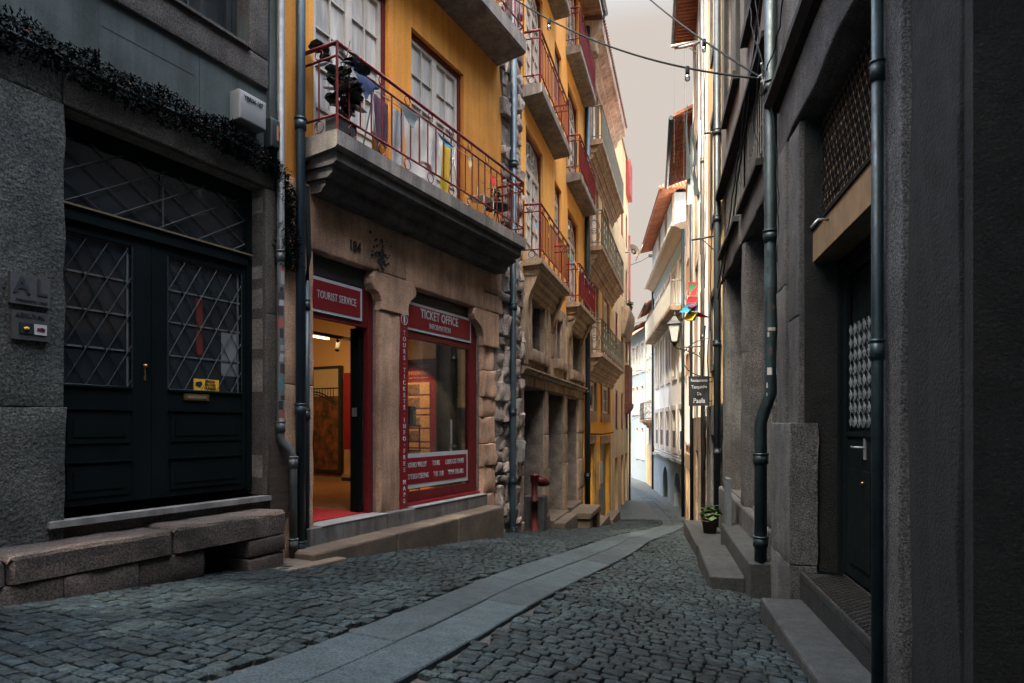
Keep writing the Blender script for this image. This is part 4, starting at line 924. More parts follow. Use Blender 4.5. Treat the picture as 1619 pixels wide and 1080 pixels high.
# ================================================================== ORANGE HOUSE (D)
D=thing('orange_house','bright orange house with pale stone cornice and ornate grey-green balconies','house',FC.P(10.5,0,gz(FC,10.5)))
UW=[]; 
for z in (2.06,5.1,8.1): UW+= [(8.75,9.95,z,z+2.25),(11.35,12.7,z,z+2.25)]
LW=[(8.25,9.55,.42,1.30),(11.05,12.95,.40,1.34)]
LD=[(8.15,9.25,-3.6,-.55),(11.0,13.1,-3.8,-.62)]
mb=MB(); wall(mb,FC,7.4,14.1,-4.2,10.9,0,UW+LW+LD,.2,thick=7); mb.build('wall',orange,D)
for a,b,z0,z1 in UW: window(D,FC,a,b,z0,z1,-.1,(whitef,whitef,curtw),2,4,2,panel=.5)
for a,b,z0,z1 in LW: window(D,FC,a,b,z0,z1,-.1,(whitef,whitef,dglass),2,2,2)
for L_,w_,e_ in ((UW,.2,0),(LW,.22,.3),(LD,.25,0)):
    for a,b,z0,z1 in L_:
        mb=MB()
        for q in ((a-w_,a,z0-e_,z1),(b,b+w_,z0-e_,z1),(a-w_,b+w_,z1,z1+.25))+(((a,b,z0-.3,z0),) if e_ else ()): mb.box(FC,q[0],q[1],-.02,.047,q[2],q[3])
        mb.build('door_surround' if L_ is LD else 'window_surround',graniteC,D)
mb=MB(); mb.box(FC,10.15,11.1,-.02,.02,2.2,10.2); mb.box(FC,13.3,14.1,-.02,.02,2.2,10.2); mb.box(FC,7.5,8.4,-.02,.02,2.2,10.2); mb.build('plaster_panel',plain('pale_panel',(.72,.50,.24),(.66,.45,.20),streak=.2),D)
mb=MB(); mb.box(FC,7.5,8.0,-.02,.06,-3.9,-1.3); mb.build('blue_dado',bluebase,D)
for (a,b,z0,z1) in LD:
    m=MB(); m.box(FC,a,b,-.18,-.14,z0,z1)
    for k in range(2): m.box(FC,a+.1+(b-a)/2*k,a+(b-a)/2*(k+1)-.1,-.14,-.12,z1-1.3,z1-.15); m.box(FC,a+.1+(b-a)/2*k,a+(b-a)/2*(k+1)-.1,-.14,-.12,z0+.2,z1-1.45)
    m.build('door',plain('grey_blue_door',(.16,.21,.24),(.12,.16,.19)) if 'grey_blue_door' not in bpy.data.materials else bpy.data.materials['grey_blue_door'],D)
und2=[(.38,.14,.2),(.30,.28,.34),(.2,.42,.5),(.1,.6,.7)]
balcony(D,FC,7.9,14.05,.45,2.05,.12,graniteC,greenish,und2,rh=.95,style='ornate'); balcony(D,FC,7.9,14.05,.45,5.08,.12,graniteC,greenish,und2,rh=1.0,style='ornate'); balcony(D,FC,7.9,14.05,.45,8.1,.14,graniteC,greenish,und2,rh=.95,style='dense')
mb=MB(); mb.oprism(FC,[(-.2,10.3),(.08,10.3),(.1,10.45),(.2,10.55),(.22,10.7),(.4,10.85),(.5,10.9),(.52,11.12),(-.2,11.2)],7.4,14.15); mb.build('cornice',plR3,D)
DT=M('weathered_tile',(.16,.09,.06),(.09,.06,.045),6,.9,.3)
mb=MB(); mb.oprism(FC,[(-.2,11.21),(.52,11.13),(.52,11.18),(-.2,11.6)],7.4,14.15)
for i in range(48): mb.tube([P(7.45+.14*i,.56,11.17),P(7.45+.14*i,.3,11.3)],.045,6)
mb.build('roof',DT,D)
sg=MB(); sg.box(FC,10.2,10.9,.03,.06,-1.9,-1.2); s_=sg.build('menu_board',plain('menu_white',(.42,.40,.37)),D); MB().box(FC,10.2,10.9,.03,.07,-2.5,-2.05).build('menu_board',plain('menu_blue',(.12,.17,.25)),D)
mb=MB(); mb.tube([P(7.7,.06,.9),P(7.72,.1,.2),P(7.9,.08,-.2)],.03,6); mb.tube([P(7.9,.06,-.25),P(10.5,.08,-.3),P(13.9,.06,-.28)],.02,5)
tag(mb.build('cable_bundle',cable,org=P(8,.06,-.25)),'black cables looping across the orange house above its doors','cables')
b=P(7.9,.1,.9); t=thing('wall_lantern','dark small lantern fixed beside the small white windows of the orange house','lantern',b)
MB().lathe(b-Z*.35,[(0,0),(.05,.02),(.07,.3),(.02,.36),(0,.38)],8).build('lamp_body',black,t); MB().tube([b,b-FC.n*.1],.015,5).build('bracket',black,t)
cutstep('stone_step','low stone step before the grey-blue doors of the orange house',FC,7.6,9.6,.05,.45,-2.78,stepS,1); cutstep('stone_step','worn stone step below the wider grey-blue door of the orange house',FC,10.9,13.2,.05,.4,-3.1,stepS,1)
# ================================================================== narrow tan house (E) beyond
E_=thing('tan_house','narrow weathered tan house with red upper bay beyond the orange house','house',FC.P(17,0,gz(FC,17)))
EH=[]
for z in (-.2,2.9,5.6,8.2): EH+= [(15.2,16.1,z,z+1.6),(17.4,18.3,z,z+1.6),(19.4,20.2,z,z+1.6)]
mb=MB(); wall(mb,FC,14.1,20.6,-5,12.3,0,EH+[(15,16,-4,-1.3),(17.3,18.4,-4,-1.3),(19.2,20.2,-4,-1.3)],.2,thick=7); mb.build('wall',tanpl,E_)
for a,b,z0,z1 in EH: window(E_,FC,a,b,z0,z1,-.1,(redw,redw,dglass),1,2,2)
for a,b in ((15,16),(17.3,18.4),(19.2,20.2)): MB().box(FC,a,b,-.19,-.15,-4,-1.3).build('door',woodD,E_)
mb=MB(); mb.box(FC,19.4,20.55,.0,.2,10.6,12.2); mb.build('red_bay',plain('bay_red',(.22,.04,.035),(.17,.03,.03)),E_)
mb=MB(); mb.box(FC,18.9,20.55,.0,.2,1.0,2.7); mb.oprism(FC,[(-.05,.5),(.1,.55),(.25,.8),(.28,.98),(-.05,.98)],18.8,20.57); mb.build('rust_bay',plain('bay_rust',(.11,.04,.028),(.08,.03,.02)),E_)
mb=MB(); mb.oprism(FC,[(-.05,3.9),(.1,3.95),(.28,4.6),(.32,4.9),(.32,5.1),(-.05,5.1)],17.5,20.57); mb.build('stone_bracket',graniteC,E_)
mb=MB(); mb.oprism(FC,[(-.6,12.3),(.06,12.3),(.06,12.4),(-.6,12.8)],14.1,20.6); mb.build('roof',DT,E_)
def railpipe(): pass
pipe('downpipe','rusty red thin downpipe on the far edge of the tan house',[FC.P(20.5,.08,9),FC.P(20.5,.08,gz(FC,20.5)-.02)],.05,plain('rust_red',(.22,.06,.045)))
b=P(18.2,.1,7.6); t=thing('satellite_dish','beige satellite dish mounted high on the tan house','dish',b)
mb=MB(); c=b+FC.n*.35; dn=(FC.n*.7-FC.d*.6+Z*.3).normalized(); u=dn.cross(Z).normalized(); w=u.cross(dn); vs=[c]
for k,(rr,dp) in enumerate(((.14,.02),(.26,.05),(.33,.09))):
    vs+= [c+u*math.cos(a*math.pi/8)*rr+w*math.sin(a*math.pi/8)*rr+dn*dp for a in range(16)]
mb.add(vs,[(0,1+a,1+(a+1)%16) for a in range(16)]+[(1+16*k+a,1+16*k+(a+1)%16,17+16*k+(a+1)%16,17+16*k+a) for k in range(2) for a in range(16)],0,True); mb.build('reflector',plain('dish_beige',(.16,.13,.10)),t,recalc=False)
mb=MB(); mb.tube([c-w*.45,c+dn*.6],.015,5); mb.tube([b,c],.03,6); mb.build('feed_arm',steel,t)
b=P(20.5,.1,7.6); t=thing('wall_camera','small dark floodlight on an arm at the edge of the tan house','floodlight',b)
MB().tube([b,b+FC.n*.5+Z*.15,b+FC.n*.9+Z*.35],.015,5).build('arm',black,t); MB().wbox(b+FC.n*.95+Z*.38,.16,.12,.12).build('lamp_body',black,t)
for i,(t_,z,l) in enumerate(((20.6,4.9,'metal clothes bracket high on the tan house, upper of the pair'),(20.6,2.6,'metal clothes bracket low on the tan house beside the rusty bay'),(20.6,.4,'thin metal clothes bracket above the tan house doors'))):
    b=P(t_,0,z); mb=MB()
    mb.tube([b,b+FC.n*.8],.015,5); mb.tube([b+FC.n*.8-FC.d*.2,b+FC.n*.8+FC.d*.2],.01,4); mb.tube([b-Z*.3,b+FC.n*.5],.01,4); tag(mb.build('clothes_bracket',steel,org=b),l,'bracket')
plant('hanging_plant','trailing green plant on the stone bracket of the tan house','plant',P(18.6,.25,5.1),.14,.16,plain('pot_brown',(.2,.1,.06)),leafG,60,.14,.3,.3)
# ================================================================== RIGHT ROW
P=FR.P
RB=thing('dark_granite_house','dark granite house filling the right side with deep doorways and barred windows','house',FR.P(5,0,gz(FR,5)))
DH=(3.64,5.56,-1.33,2.62)
O2=(7.29,8.79,-1.1,2.5); O3=(9.15,11.05,-1.1,2.5); UH=[(7.29,8.79,2.95,4.1),(9.3,11.3,2.97,4.1)]
mb=MB(); wall(mb,FR,-5,11.95,-2.6,8.6,-.05,[DH,O2,O3,(.9,2.72,-1.3,3.4)]+UH,.3,thick=7); mb.build('wall',graniteR,RB)
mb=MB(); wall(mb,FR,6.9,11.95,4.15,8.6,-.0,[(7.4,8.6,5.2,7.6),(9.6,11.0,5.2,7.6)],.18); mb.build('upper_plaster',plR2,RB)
for a,b in ((7.4,8.6),(9.6,11.0)):
    for z0,z1 in ((5.2,7.6),):
        mb=MB()
        mb.box(FR,a-.12,b+.12,-.02,.10,z0-.12,z0); mb.box(FR,a-.12,b+.12,-.02,.08,z1,z1+.14)
        mb.box(FR,a-.12,a,-.02,.05,z0,z1); mb.box(FR,b,b+.12,-.02,.05,z0,z1); mb.build('window_surround',graniteK,RB)
mb=MB(); mb.box(FR,6.9,11.95,-.02,.12,4.15,4.22); mb.build('string_course',graniteK,RB)
for a,b in ((7.4,8.6),(9.6,11.0)):
    for z0,z1 in ((5.2,7.6),): window(RB,FR,a,b,z0,z1,-.14,(black,black,dglass),2,3,2)
mb=MB()
rows=[-1.9,-1.25,-.6,.2,1.0,1.75,2.62]
def col(t0,t1,o1,zs,amp=.01,o0=-.36):
    for a,b in zip(zs,zs[1:]): mb.stone(FR,t0+.0015,t1-.0015,o0,o1,a+.0015,b-.0015,.012,amp*.8)
col(5.58,5.98,.03,[-1.7,.95,2.62]); col(5.98,6.40,.055,[-1.7,1.3,2.62]); col(3.28,3.62,.03,[-1.6,2.62],.014)
mb.stone(FR,3.3,6.42,-.36,.04,2.64,3.12,.03,.012)
for a,b in ((6.8,7.27),(8.81,9.13),(11.07,11.5)): col(a,b,.03,[-2.2,-1.1,1.0,2.5],.01)
mb.stone(FR,6.9,9.0,-.3,.05,2.52,2.93,.02,.01); mb.stone(FR,9.02,11.6,-.3,.05,2.52,2.93,.02,.01)
mb.build('granite_pier',graniteR,RB)
mb=MB(); mb.oprism(FR,[(-.05,3.12),(.10,3.14),(.16,3.2),(.16,3.26),(-.05,3.32)],1.0,6.5)
mb.stone(FR,7.2,8.9,-.1,.13,2.90,2.98,.01,.004); mb.stone(FR,9.2,11.4,-.1,.13,2.90,2.98,.01,.004); mb.build('sill',graniteK,RB)
mb=MB(); col(5.52,6.42,.11,[-1.8,-1.2,.02],.012,-.1); mb.build('plinth',graniteR,RB)
# deep openings: far jamb textured, dark infill
for h in (O2,O3):
    mb=MB(); mb.box(FR,h[0]-.05,h[1]+.05,-.80,-.74,-1.3,2.6)
    for t in (h[0]-.05,h[1]+.004): mb.box(FR,t,t+.046,-.75,-.345,-1.3,2.6)
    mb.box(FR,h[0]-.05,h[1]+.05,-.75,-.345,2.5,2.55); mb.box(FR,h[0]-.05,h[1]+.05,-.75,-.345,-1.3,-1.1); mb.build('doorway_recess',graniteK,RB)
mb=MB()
mb.box(FR,2.66,2.735,-.36,-.02,-1.6,3.4)  # dark liner added over the jamb, its shade put into the colour
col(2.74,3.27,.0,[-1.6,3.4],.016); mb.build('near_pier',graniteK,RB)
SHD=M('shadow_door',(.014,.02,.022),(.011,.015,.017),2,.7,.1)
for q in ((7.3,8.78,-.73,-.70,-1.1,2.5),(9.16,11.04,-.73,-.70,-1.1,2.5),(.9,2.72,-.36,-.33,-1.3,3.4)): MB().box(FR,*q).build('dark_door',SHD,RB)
# barred upper windows
for a,b,c,d in UH:
    w=window(RB,FR,a,b,c,d,-.25,(black,black,dglass),2,2,2)
    mb=MB(); n=int((b-a)/.16)
    for i in range(n+1): mb.tube([P(a+(b-a)*i/n,-.02,c),P(a+(b-a)*i/n,-.02,d)],.011,4)
    for z in (c+.3,c+.62,d-.15): mb.box(FR,a,b,-.03,-.015,z,z+.025)
    mb.build('window_bars',plain('bar_grey',(.10,.105,.10)) if 'bar_grey' not in bpy.data.materials else bpy.data.materials['bar_grey'],w)
# near door
mb=MB(); o=-.33
mb.box(FR,3.64,3.72,o,o+.06,-1.25,2.6); mb.box(FR,5.48,5.56,o,o+.06,-1.25,2.6);  mb.box(FR,3.72,5.48,o,o+.055,1.30,1.384); DF=mb.build('door_frame',doorD,RB)
MB().box(FR,3.66,5.53,o+.0,-.075,1.385,1.65).build('metal_panel',tanp,DF); MB().box(FR,3.66,5.53,-.09,-.06,1.65,1.68).build('panel_rail',doorD,DF)
mb=MB(); mb.tube([P(5.05,-.08,1.60),P(5.05,.0,1.60),P(5.05,.05,1.54)],.011,6); mb.build('hook',steel,DF)
MB().box(FR,3.66,5.53,-.17,-.16,1.68,2.6).build('fanlight_glass',doorD,DF)
# fanlight grille of small pointed scales
mb=MB(); q=0
for j in range(10):
    for i in range(22):
        t=3.72+.085*i+(.042 if j%2 else 0); z=1.70+.085*j; o=-.17
        if t>5.50: continue
        mb.add([P(t,o+.02,z+.13),P(t-.028,o+.04,z+.065),P(t,o+.05,z),P(t+.028,o+.02,z+.065)],[(0,1,2),(0,2,3)]); mb.tube([P(t-.04,o+.01,z),P(t+.04,o+.01,z+.13)],.004,3)
o=-.33; mb.build('fanlight_grille',M('grille_bronze',(.40,.30,.21),(.20,.18,.16),6,.4,.1),DF,recalc=False)
mb=MB()
mb.box(FR,4.62,4.70,o,o+.035,-1.22,1.36); mb.box(FR,5.38,5.48,o,o+.035,-1.22,1.36); mb.box(FR,4.70,5.38,o,o+.03,-1.22,-.05); mb.box(FR,4.70,5.38,o,o+.03,1.22,1.36); mb.box(FR,4.72,5.36,o+.03,o+.045,-.09,-.06); mb.box(FR,4.78,5.3,o+.03,o+.042,-1.1,-.35)
mb.box(FR,4.70,5.38,o-.02,o-.01,-.05,1.22); LF=mb.build('door',doorD,RB)
mb=MB()
for j in range(8):
    for i in range(6):
        t=4.77+.11*i; z=-.02+.105*j; mb.add([P(t-.035,o+.012,z+.05),P(t,o+.02,z),P(t+.008,o+.03,z+.05),P(t,o+.02,z+.1)],[(0,1,2),(0,2,3)]); mb.tube([P(t-.05,o+.01,z),P(t+.05,o+.01,z+.1)],.004,3); mb.tube([P(t+.05,o+.01,z),P(t-.05,o+.01,z+.1)],.004,3)
mb.build('door_grille',M('grille_pale',(.15,.175,.18),(.08,.095,.1),6,.4,.1),LF,recalc=False)
mb=MB(); mb.tube([P(4.92,o+.03,-.17),P(4.92,o+.09,-.17),P(5.05,o+.09,-.17)],.010,6); mb.box(FR,4.90,4.94,o+.03,o+.04,-.26,-.10); mb.build('handle',steel,LF)
mb=MB(); mb.lathe(P(4.92,o+.05,-.45),[(0,0),(.015,.004),(.015,.02),(0,.025)],8); mb.build('keyhole',brass,LF)
mb=MB(); mb.box(FR,3.72,4.61,o,o+.03,-1.22,1.36); mb.build('door',doorD,RB)
# metal grate threshold
t=thing('threshold_grate','rusty dark metal grate forming the threshold of the near right doorway','grate',P(4.6,-.1,-1.27))
MB().box(FR,5.543,5.562,-.325,-.012,-1.25,2.62).build('door_jamb',graniteK,RB)  # thin liner over the jamb, recess shade put into its colour
mb=MB(); mb.box(FR,3.5,5.52,-.32,.03,-1.31,-1.265); mb.build('grate_tray',black,t)
mb=MB(); 
for q in (-.31,.015): mb.box(FR,3.5,5.52,q,q+.015,-1.265,-1.245)
lat=MB()
for k in range(-4,32):
    for sg in (1,-1):
        a=3.5+.065*k; b_=a+sg*.3; x0,x1=a,b_
        if min(x0,x1)<3.5 or max(x0,x1)>5.52: continue
        mb.tube([P(x0,-.30,-1.252),P(x1,.015,-1.252)],.004,3)
mb.build('grate_bars',M('grate_metal',(.09,.085,.08),(.05,.045,.04),6,.45,.2,metal=.6),t)
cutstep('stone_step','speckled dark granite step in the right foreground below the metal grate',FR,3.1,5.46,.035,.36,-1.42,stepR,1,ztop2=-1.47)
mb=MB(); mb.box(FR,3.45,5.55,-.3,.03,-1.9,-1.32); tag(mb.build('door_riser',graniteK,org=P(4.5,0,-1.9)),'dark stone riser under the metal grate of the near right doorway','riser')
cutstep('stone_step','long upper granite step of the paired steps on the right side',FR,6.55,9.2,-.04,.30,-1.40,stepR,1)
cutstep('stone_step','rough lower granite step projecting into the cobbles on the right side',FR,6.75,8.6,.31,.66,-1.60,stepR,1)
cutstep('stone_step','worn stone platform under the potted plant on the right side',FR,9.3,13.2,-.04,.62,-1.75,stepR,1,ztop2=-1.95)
mb=MB(); slab_block(mb,FR,6.9,11.9,-.3,.06,-2.6,-1.12,-1.12,.03,.012); mb.build('base_course',graniteR,RB)
# downpipes right
pipe('downpipe','slim grey-blue downpipe on the nearest right granite pier',[P(3.47,.08,2.55),P(3.47,.08,-1.45)],.030,pipeR,(1.9,.4))
t=pipe('downpipe','thick dark downpipe with torn stickers that kinks above the stone plinth, right side',[P(6.52,.09,8.6),P(6.52,.09,.32),P(6.56,.14,.16),P(6.62,.17,.02),P(6.62,.17,gz(FR,6.6,.17)-.05)],.062,pipeR,(3.4,1.9,-.35,-1.2))
mb=MB(); z_=1.75
while z_>.25:
    h=U(.025,.10); k=random.choice([0,1,1,3,1,5,2]); wd=U(.25,1.5); a0=U(-.9,.9); vs=[]
    for i in range(7):
        a=a0+wd*(i/6-.5)-.7; v=(-FR.d*math.cos(a)+FR.n*math.sin(a+1.2)).normalized(); vs+=[P(6.52,.09,z_)+v*.0645,P(6.52,.09,z_-h)+v*.0645]
    mb=MB(); mb.add(vs,[(2*i,2*i+2,2*i+3,2*i+1) for i in range(6)]); mb.build('pipe_sticker',sm[k],t,recalc=False); z_-=h+U(0,.16)
pipe('downpipe','dark downpipe at the far corner of the dark granite house',[P(11.95,.08,8.6),P(11.95,.08,gz(FR,11.95,.08)-.05)],.06,pipeD,(5.4,3.8,1.5,-.5))
mb=MB(); mb.box(FR,8.95,9.25,.18,.24,-1.75,-.75); mb.box(FR,8.97,9.23,.235,.25,-1.2,-.8)
tag(mb.build('metal_post',plain('post_grey',(.07,.095,.11)),org=P(9.1,.2,-1.75)),'grey metal box post standing on the platform by the steps','post')
# cables on right wall
def tangle(name,label,seeds,f=FR):
    mb=MB()
    for pts,r in seeds:
        q=[f.P(*p) for p in pts]; sm2=[]
        for a,b in zip(q,q[1:]):
            for k in range(5): u=k/5; sm2.append(a*(1-u)+b*u-Z*.02*math.sin(math.pi*u)+f.n*.01*math.sin(u*9))
        sm2.append(q[-1]); mb.tube(sm2,r,5)
    tag(mb.build(name,cable,org=f.P(*seeds[0][0][0])),label,'cables')
tangle('cable_bundle','tangled black cables sloping along the dark right facade',[([(6.6,.08,6.5),(7.0,.06,5.0),(7.6,.08,4.35),(8.9,.07,3.6),(10.2,.08,2.85),(11.8,.08,2.3)],.012),([(6.6,.1,5.6),(7.2,.09,4.6),(8.0,.1,4.2),(9.3,.09,3.5),(10.6,.1,2.9),(11.8,.09,2.5)],.010),([(6.6,.07,4.6),(6.9,.14,5.5),(7.4,.1,5.0),(7.0,.12,4.0),(7.3,.14,3.4),(7.0,.1,2.9)],.007),([(6.5,.12,3.5),(7.2,.16,4.4),(7.8,.12,5.2),(8.3,.08,5.9)],.006),([(6.5,.13,3.5),(6.3,.1,3.0),(6.25,.06,2.2),(6.35,.06,1.6)],.005),([(6.45,.14,3.55),(6.0,.1,3.7),(5.2,.12,4.3),(4.6,.1,4.9)],.007)])
tangle('cable_bundle','thin loose cables looping down the far right facades',[([(12.2,.1,6.8),(12.6,.12,5.4),(12.9,.1,4.4),(12.7,.12,3.1),(13.1,.1,1.9)],.010),([(13.3,.1,2.2),(13.2,.14,1.5),(13.3,.12,.6),(13.1,.1,-.6)],.012),([(14,.1,9),(14.1,.12,7),(14,.1,5),(14.2,.12,3)],.01),([(14.3,.1,2.2),(14.5,.15,1.0),(14.2,.1,0),(14.4,.1,-1)],.02)])
mb=MB()
for k in range(8): mb.tube([P(6.62+U(-.12,.1),.16+U(-.03,.06),3.52+U(-.12,.1)),P(6.5+U(-.15,.1),.18+U(-.05,.05),3.5+U(-.15,.1))],.005,4)
mb.tube([P(6.7,.12,3.44),P(6.4,.2,3.42)],.009,5); mb.tube([P(6.7,.12,3.56),P(6.4,.2,3.60)],.009,5)
tag(mb.build('wall_anchor',steel,org=P(6.6,.15,3.5)),'small wire anchor bracket on the thick right downpipe where the light strings meet','anchor')
mb=MB(); mb.oprism(FR,[(-1.5,5.4),(1.25,4.75),(1.25,4.85),(-1.5,5.55)],-5,4.4); mb.build('unseen_shade_canopy',tile,RB)  # unseen overhang added above the frame to darken the near right side
# ---- narrow facades beyond
def simplehouse(name,label,f,t0,t1,z1,m,holes,zb=None,frame=graniteC,pane=dglass,ov=.4,roof=True,sash=cream,cat='house',o=0,groundm=None,gh=None,dooro=()):
    zb=zb if zb is not None else min(gz(f,t0),gz(f,t1))-.6
    H=thing(name,label,cat,f.P((t0+t1)/2,o,gz(f,(t0+t1)/2)))
    mb=MB(); wall(mb,f,t0,t1,gh if groundm else zb,z1,o,holes,.15,thick=7); mb.build('wall',m,H)
    if groundm: mb=MB(); wall(mb,f,t0,t1,zb,gh,o+.03,list(dooro),.3,thick=.05); mb.build('ground_storey',groundm,H)
    if dooro:
        for a,b,c,d in dooro: MB().box(f,a,b,o-.24,o-.2,c,d).build('door',woodD,H)
    for a,b,c,d in holes:
        window(H,f,a,b,c,d,o-.1,(sash,sash,pane),2,3,2 if b-a>.7 else 1)
        if frame:
            mb=MB()
            for q in ((a-.13,a,c-.1,d+.13),(b,b+.13,c-.1,d+.13),(a,b,d,d+.13),(a-.0,b+.0,c-.1,c)): mb.box(f,q[0],q[1],o-.01,o+.04,q[2],q[3])
            mb.build('window_surround',frame,H)
    if roof:
        mb=MB(); mb.oprism(f,[(o-1.5,z1+.9),(o+ov+.03,z1+.02),(o+ov+.03,z1+.1),(o-1.5,z1+1.0)],t0-.1,t1+.1)
        n=int((t1-t0)/.16)
        for i in range(n+1): mb.tube([f.P(t0+.16*i,o+ov+.06,z1+.03),f.P(t0+.16*i,o,z1+.22)],.065,6)
        RF=mb.build('roof',tile,H)
        MB().tube([f.P(t0-.1,o+ov+.1,z1),f.P(t1+.1,o+ov+.1,z1)],.07,8).build('gutter',pipeB,RF)
    return H
simplehouse('brown_house','narrow shaded brown plaster house right after the dark granite house','' and 0 or FR,12.0,14.6,12.5,tanpl,[(12.5,13.5,1.2,2.6),(12.5,13.5,4.2,6.2),(12.5,13.5,7.6,9.6)],frame=graniteR,dooro=[(12.5,13.6,-3.0,-.2)],groundm=graniteR,gh=.4,o=.02)
H=simplehouse('cream_house','narrow tall cream house with projecting orange tiled eave high on the right side',FR,14.6,18.9,11.2,plR3,[(15.2,16.2,4.4,6.6),(17,18,4.4,6.6),(15.2,16.2,7.8,10),(17,18,7.8,10),(15.2,16.2,1.2,3.2),(17,18,1.2,3.2)],ov=.5,dooro=[(15.2,16.3,-3.2,-.6),(17,18,-3.4,-.7)],groundm=graniteC,gh=.2,o=.03)
mb=MB()
for i in range(30): mb.tube([P(14.6+.15*i,.6,11.14),P(14.6+.15*i,.05,11.14)],.07,6)
mb.build('eave_tiles',tile,H)
for t0_,w_ in ((14.62,.14),(15.0,.09),(16.6,.16),(18.2,.1),(18.75,.14)):
    MB().box(FR,t0_,t0_+w_,.03,.085,.2,11).build('pilaster',plR3 if w_<.12 else whitef,H)
simplehouse('peach_house','narrow peach plaster house with white windows before the large white house',FR,18.9,24.3,9.0,peach,[(19.6,20.5,-.6,1.6),(21.2,22.1,-.6,1.6),(22.8,23.7,-.6,1.6),(19.6,20.5,2.6,4.6),(21.2,22.1,2.6,4.6),(22.8,23.7,2.6,4.6),(20.2,21.1,5.8,7.8),(22.2,23.1,5.8,7.8)],frame=whitef,sash=whitef,pane=curtw,ov=.6,dooro=[(19.5,20.3,-4,-1.5),(21,21.9,-4,-1.5),(22.6,23.4,-4,-1.5)],groundm=tanpl,gh=-1.0)
pipe('downpipe','pale thin downpipe on the edge of the cream house',[P(14.7,.12,11),P(14.7,.12,gz(FR,14.7)-.05)],.05,pipeL,(6,2))
pipe('downpipe','thin dark downpipe between the peach house and its neighbour',[P(19.0,.1,8.8),P(19.0,.1,gz(FR,19)-.05)],.06,pipeD,(4,))
pipe('downpipe','slim grey downpipe at the near edge of the large white house',[P(24.45,.1,7.4),P(24.45,.1,gz(FR,24.4)-.05)],.06,pipeR,(4,))
PSM=plain('pale_stone',(.56,.53,.48),(.5,.47,.43))
# ================================================================== large white house W
P=FW.P
Wd=thing('white_house','large white house with long balcony and blue-grey arched ground floor','house',P(6,0,gz(FW,6)))
ww=[]
for i in range(5): a=.25+2.25*i; ww+= [(a,a+1.15,2.15,4.3),(a,a+1.15,-1.0,.65),(a,a+1.15,4.9,6.7)]
mb=MB(); wall(mb,FW,-.1,11.3,-1.62,7.7,0,ww,.2,thick=7); mb.build('wall',wht,Wd)
AR=[(.9,2.9),(5.0,7.0)]
mb=MB(); wall(mb,FW,-.1,11.3,-5,-1.62,.05,[(a,b,-5,-2.0) for a,b in AR],.35)
for a,b in AR:
    n=10; cx=(a+b)/2; r_=(b-a)/2
    for i in range(n):
        x0=cx-r_*math.cos(math.pi*i/n); x1=cx-r_*math.cos(math.pi*(i+1)/n); y0=-2.9+.9*math.sin(math.pi*i/n); y1=-2.9+.9*math.sin(math.pi*(i+1)/n)
        mb.add([P(x0,.05,y0),P(x1,.05,y1),P(x1,.05,-2.0),P(x0,.05,-2.0)],[(0,1,2,3)]); mb.add([P(x0,.05,y0),P(x1,.05,y1),P(x1,-.3,y1),P(x0,-.3,y0)],[(0,1,2,3)])
mb.box(FW,-.1,11.3,.05,.12,-1.66,-1.55); mb.build('ground_storey',bluebase,Wd)
for a,b in AR: MB().box(FW,a,b,-.3,-.25,-5,-2.0).build('arched_door',doorD,Wd)

mb=MB(); mb.tube([P(-.1,.16,-1.45),P(9.5,.18,-1.45)],.05,6); mb.tube([P(-.1,.16,-1.3),P(9.3,.18,-1.3)],.03,6); mb.build('handrail_pipe',steel,Wd)
for a,b,c,d in ww: window(Wd,FW,a,b,c,d,-.12,(whitef,whitef,curtw if c>1 else dglass),2,4,2)
for a,b,c,d in ww:
    mb=MB()
    for q in ((a-.2,a,c-.2,d+.2),(b,b+.2,c-.2,d+.2),(a,b,d,d+.2),(a,b,c-.2,c)): mb.box(FW,q[0],q[1],-.01,.05,q[2],q[3])
    mb.build('window_surround',PSM,Wd)
SHM=plain('shutter_slate',(.10,.115,.12))
for i in range(5): a=.25+2.25*i; MB().box(FW,a+.02,a+1.13,-.02,.02,-1.0,-.25).build('window_shutter',SHM,Wd)
mb=MB(); mb.box(FW,-.1,11.3,-.01,.03,7.0,7.55); mb.box(FW,-.1,11.3,-.01,.03,4.35,4.5); mb.build('blue_band',plain('band_blue',(.36,.47,.51),(.32,.42,.46)),Wd)
mb=MB(); mb.oprism(FW,[(-.1,7.5),(.1,7.52),(.3,7.68),(.45,7.72),(.45,7.82),(-.1,7.95)],-.1,11.4); mb.build('cornice',plain('cornice_wood',(.50,.42,.33),(.42,.35,.28)),Wd)
MB().tube([P(-.1,.5,7.8),P(11.5,.5,7.8)],.08,8).build('gutter',whitef,Wd)
balcony(Wd,FW,.3,11.2,.55,4.72,.16,graniteC,plain('iron_grey',(.33,.33,.31),(.28,.28,.26)),[(.3,.10,.16)],rh=1.0,style='dense')
mb=MB(); t0,t1=-2.5,9.5
# attic storey with big tiled eave standing back on the roof
mb=MB(); wall(mb,FW,6.5,17,7.8,11.4,-.45,[(8,9,8.4,10.0),(11,12,8.4,10.0),(14,15,8.4,10)],.15,thick=5.5); mb.build('attic_wall',palebl,Wd)
for a in (8,11,14): window(Wd,FW,a,a+1,8.4,10.0,-.55,(cream,cream,curtw),2,2,2)
mb=MB()
for i in range(69): mb.tube([P(6.15+.16*i,.30,11.35),P(6.15+.16*i,-.5,11.5)],.085,6)
mb.add([P(6.05,.34,11.44),P(17.4,.34,11.44),P(16,-3.2,13.6),P(9.2,-3.2,13.6)],[(0,1,2,3)]); mb.add([P(6.05,.34,11.44),P(6.05,-6.6,11.44),P(9.2,-3.2,13.6)],[(0,1,2)]); mb.add([P(6.05,-6.6,11.44),P(17.4,-6.6,11.44),P(16,-3.2,13.6),P(9.2,-3.2,13.6)],[(0,1,2,3)])
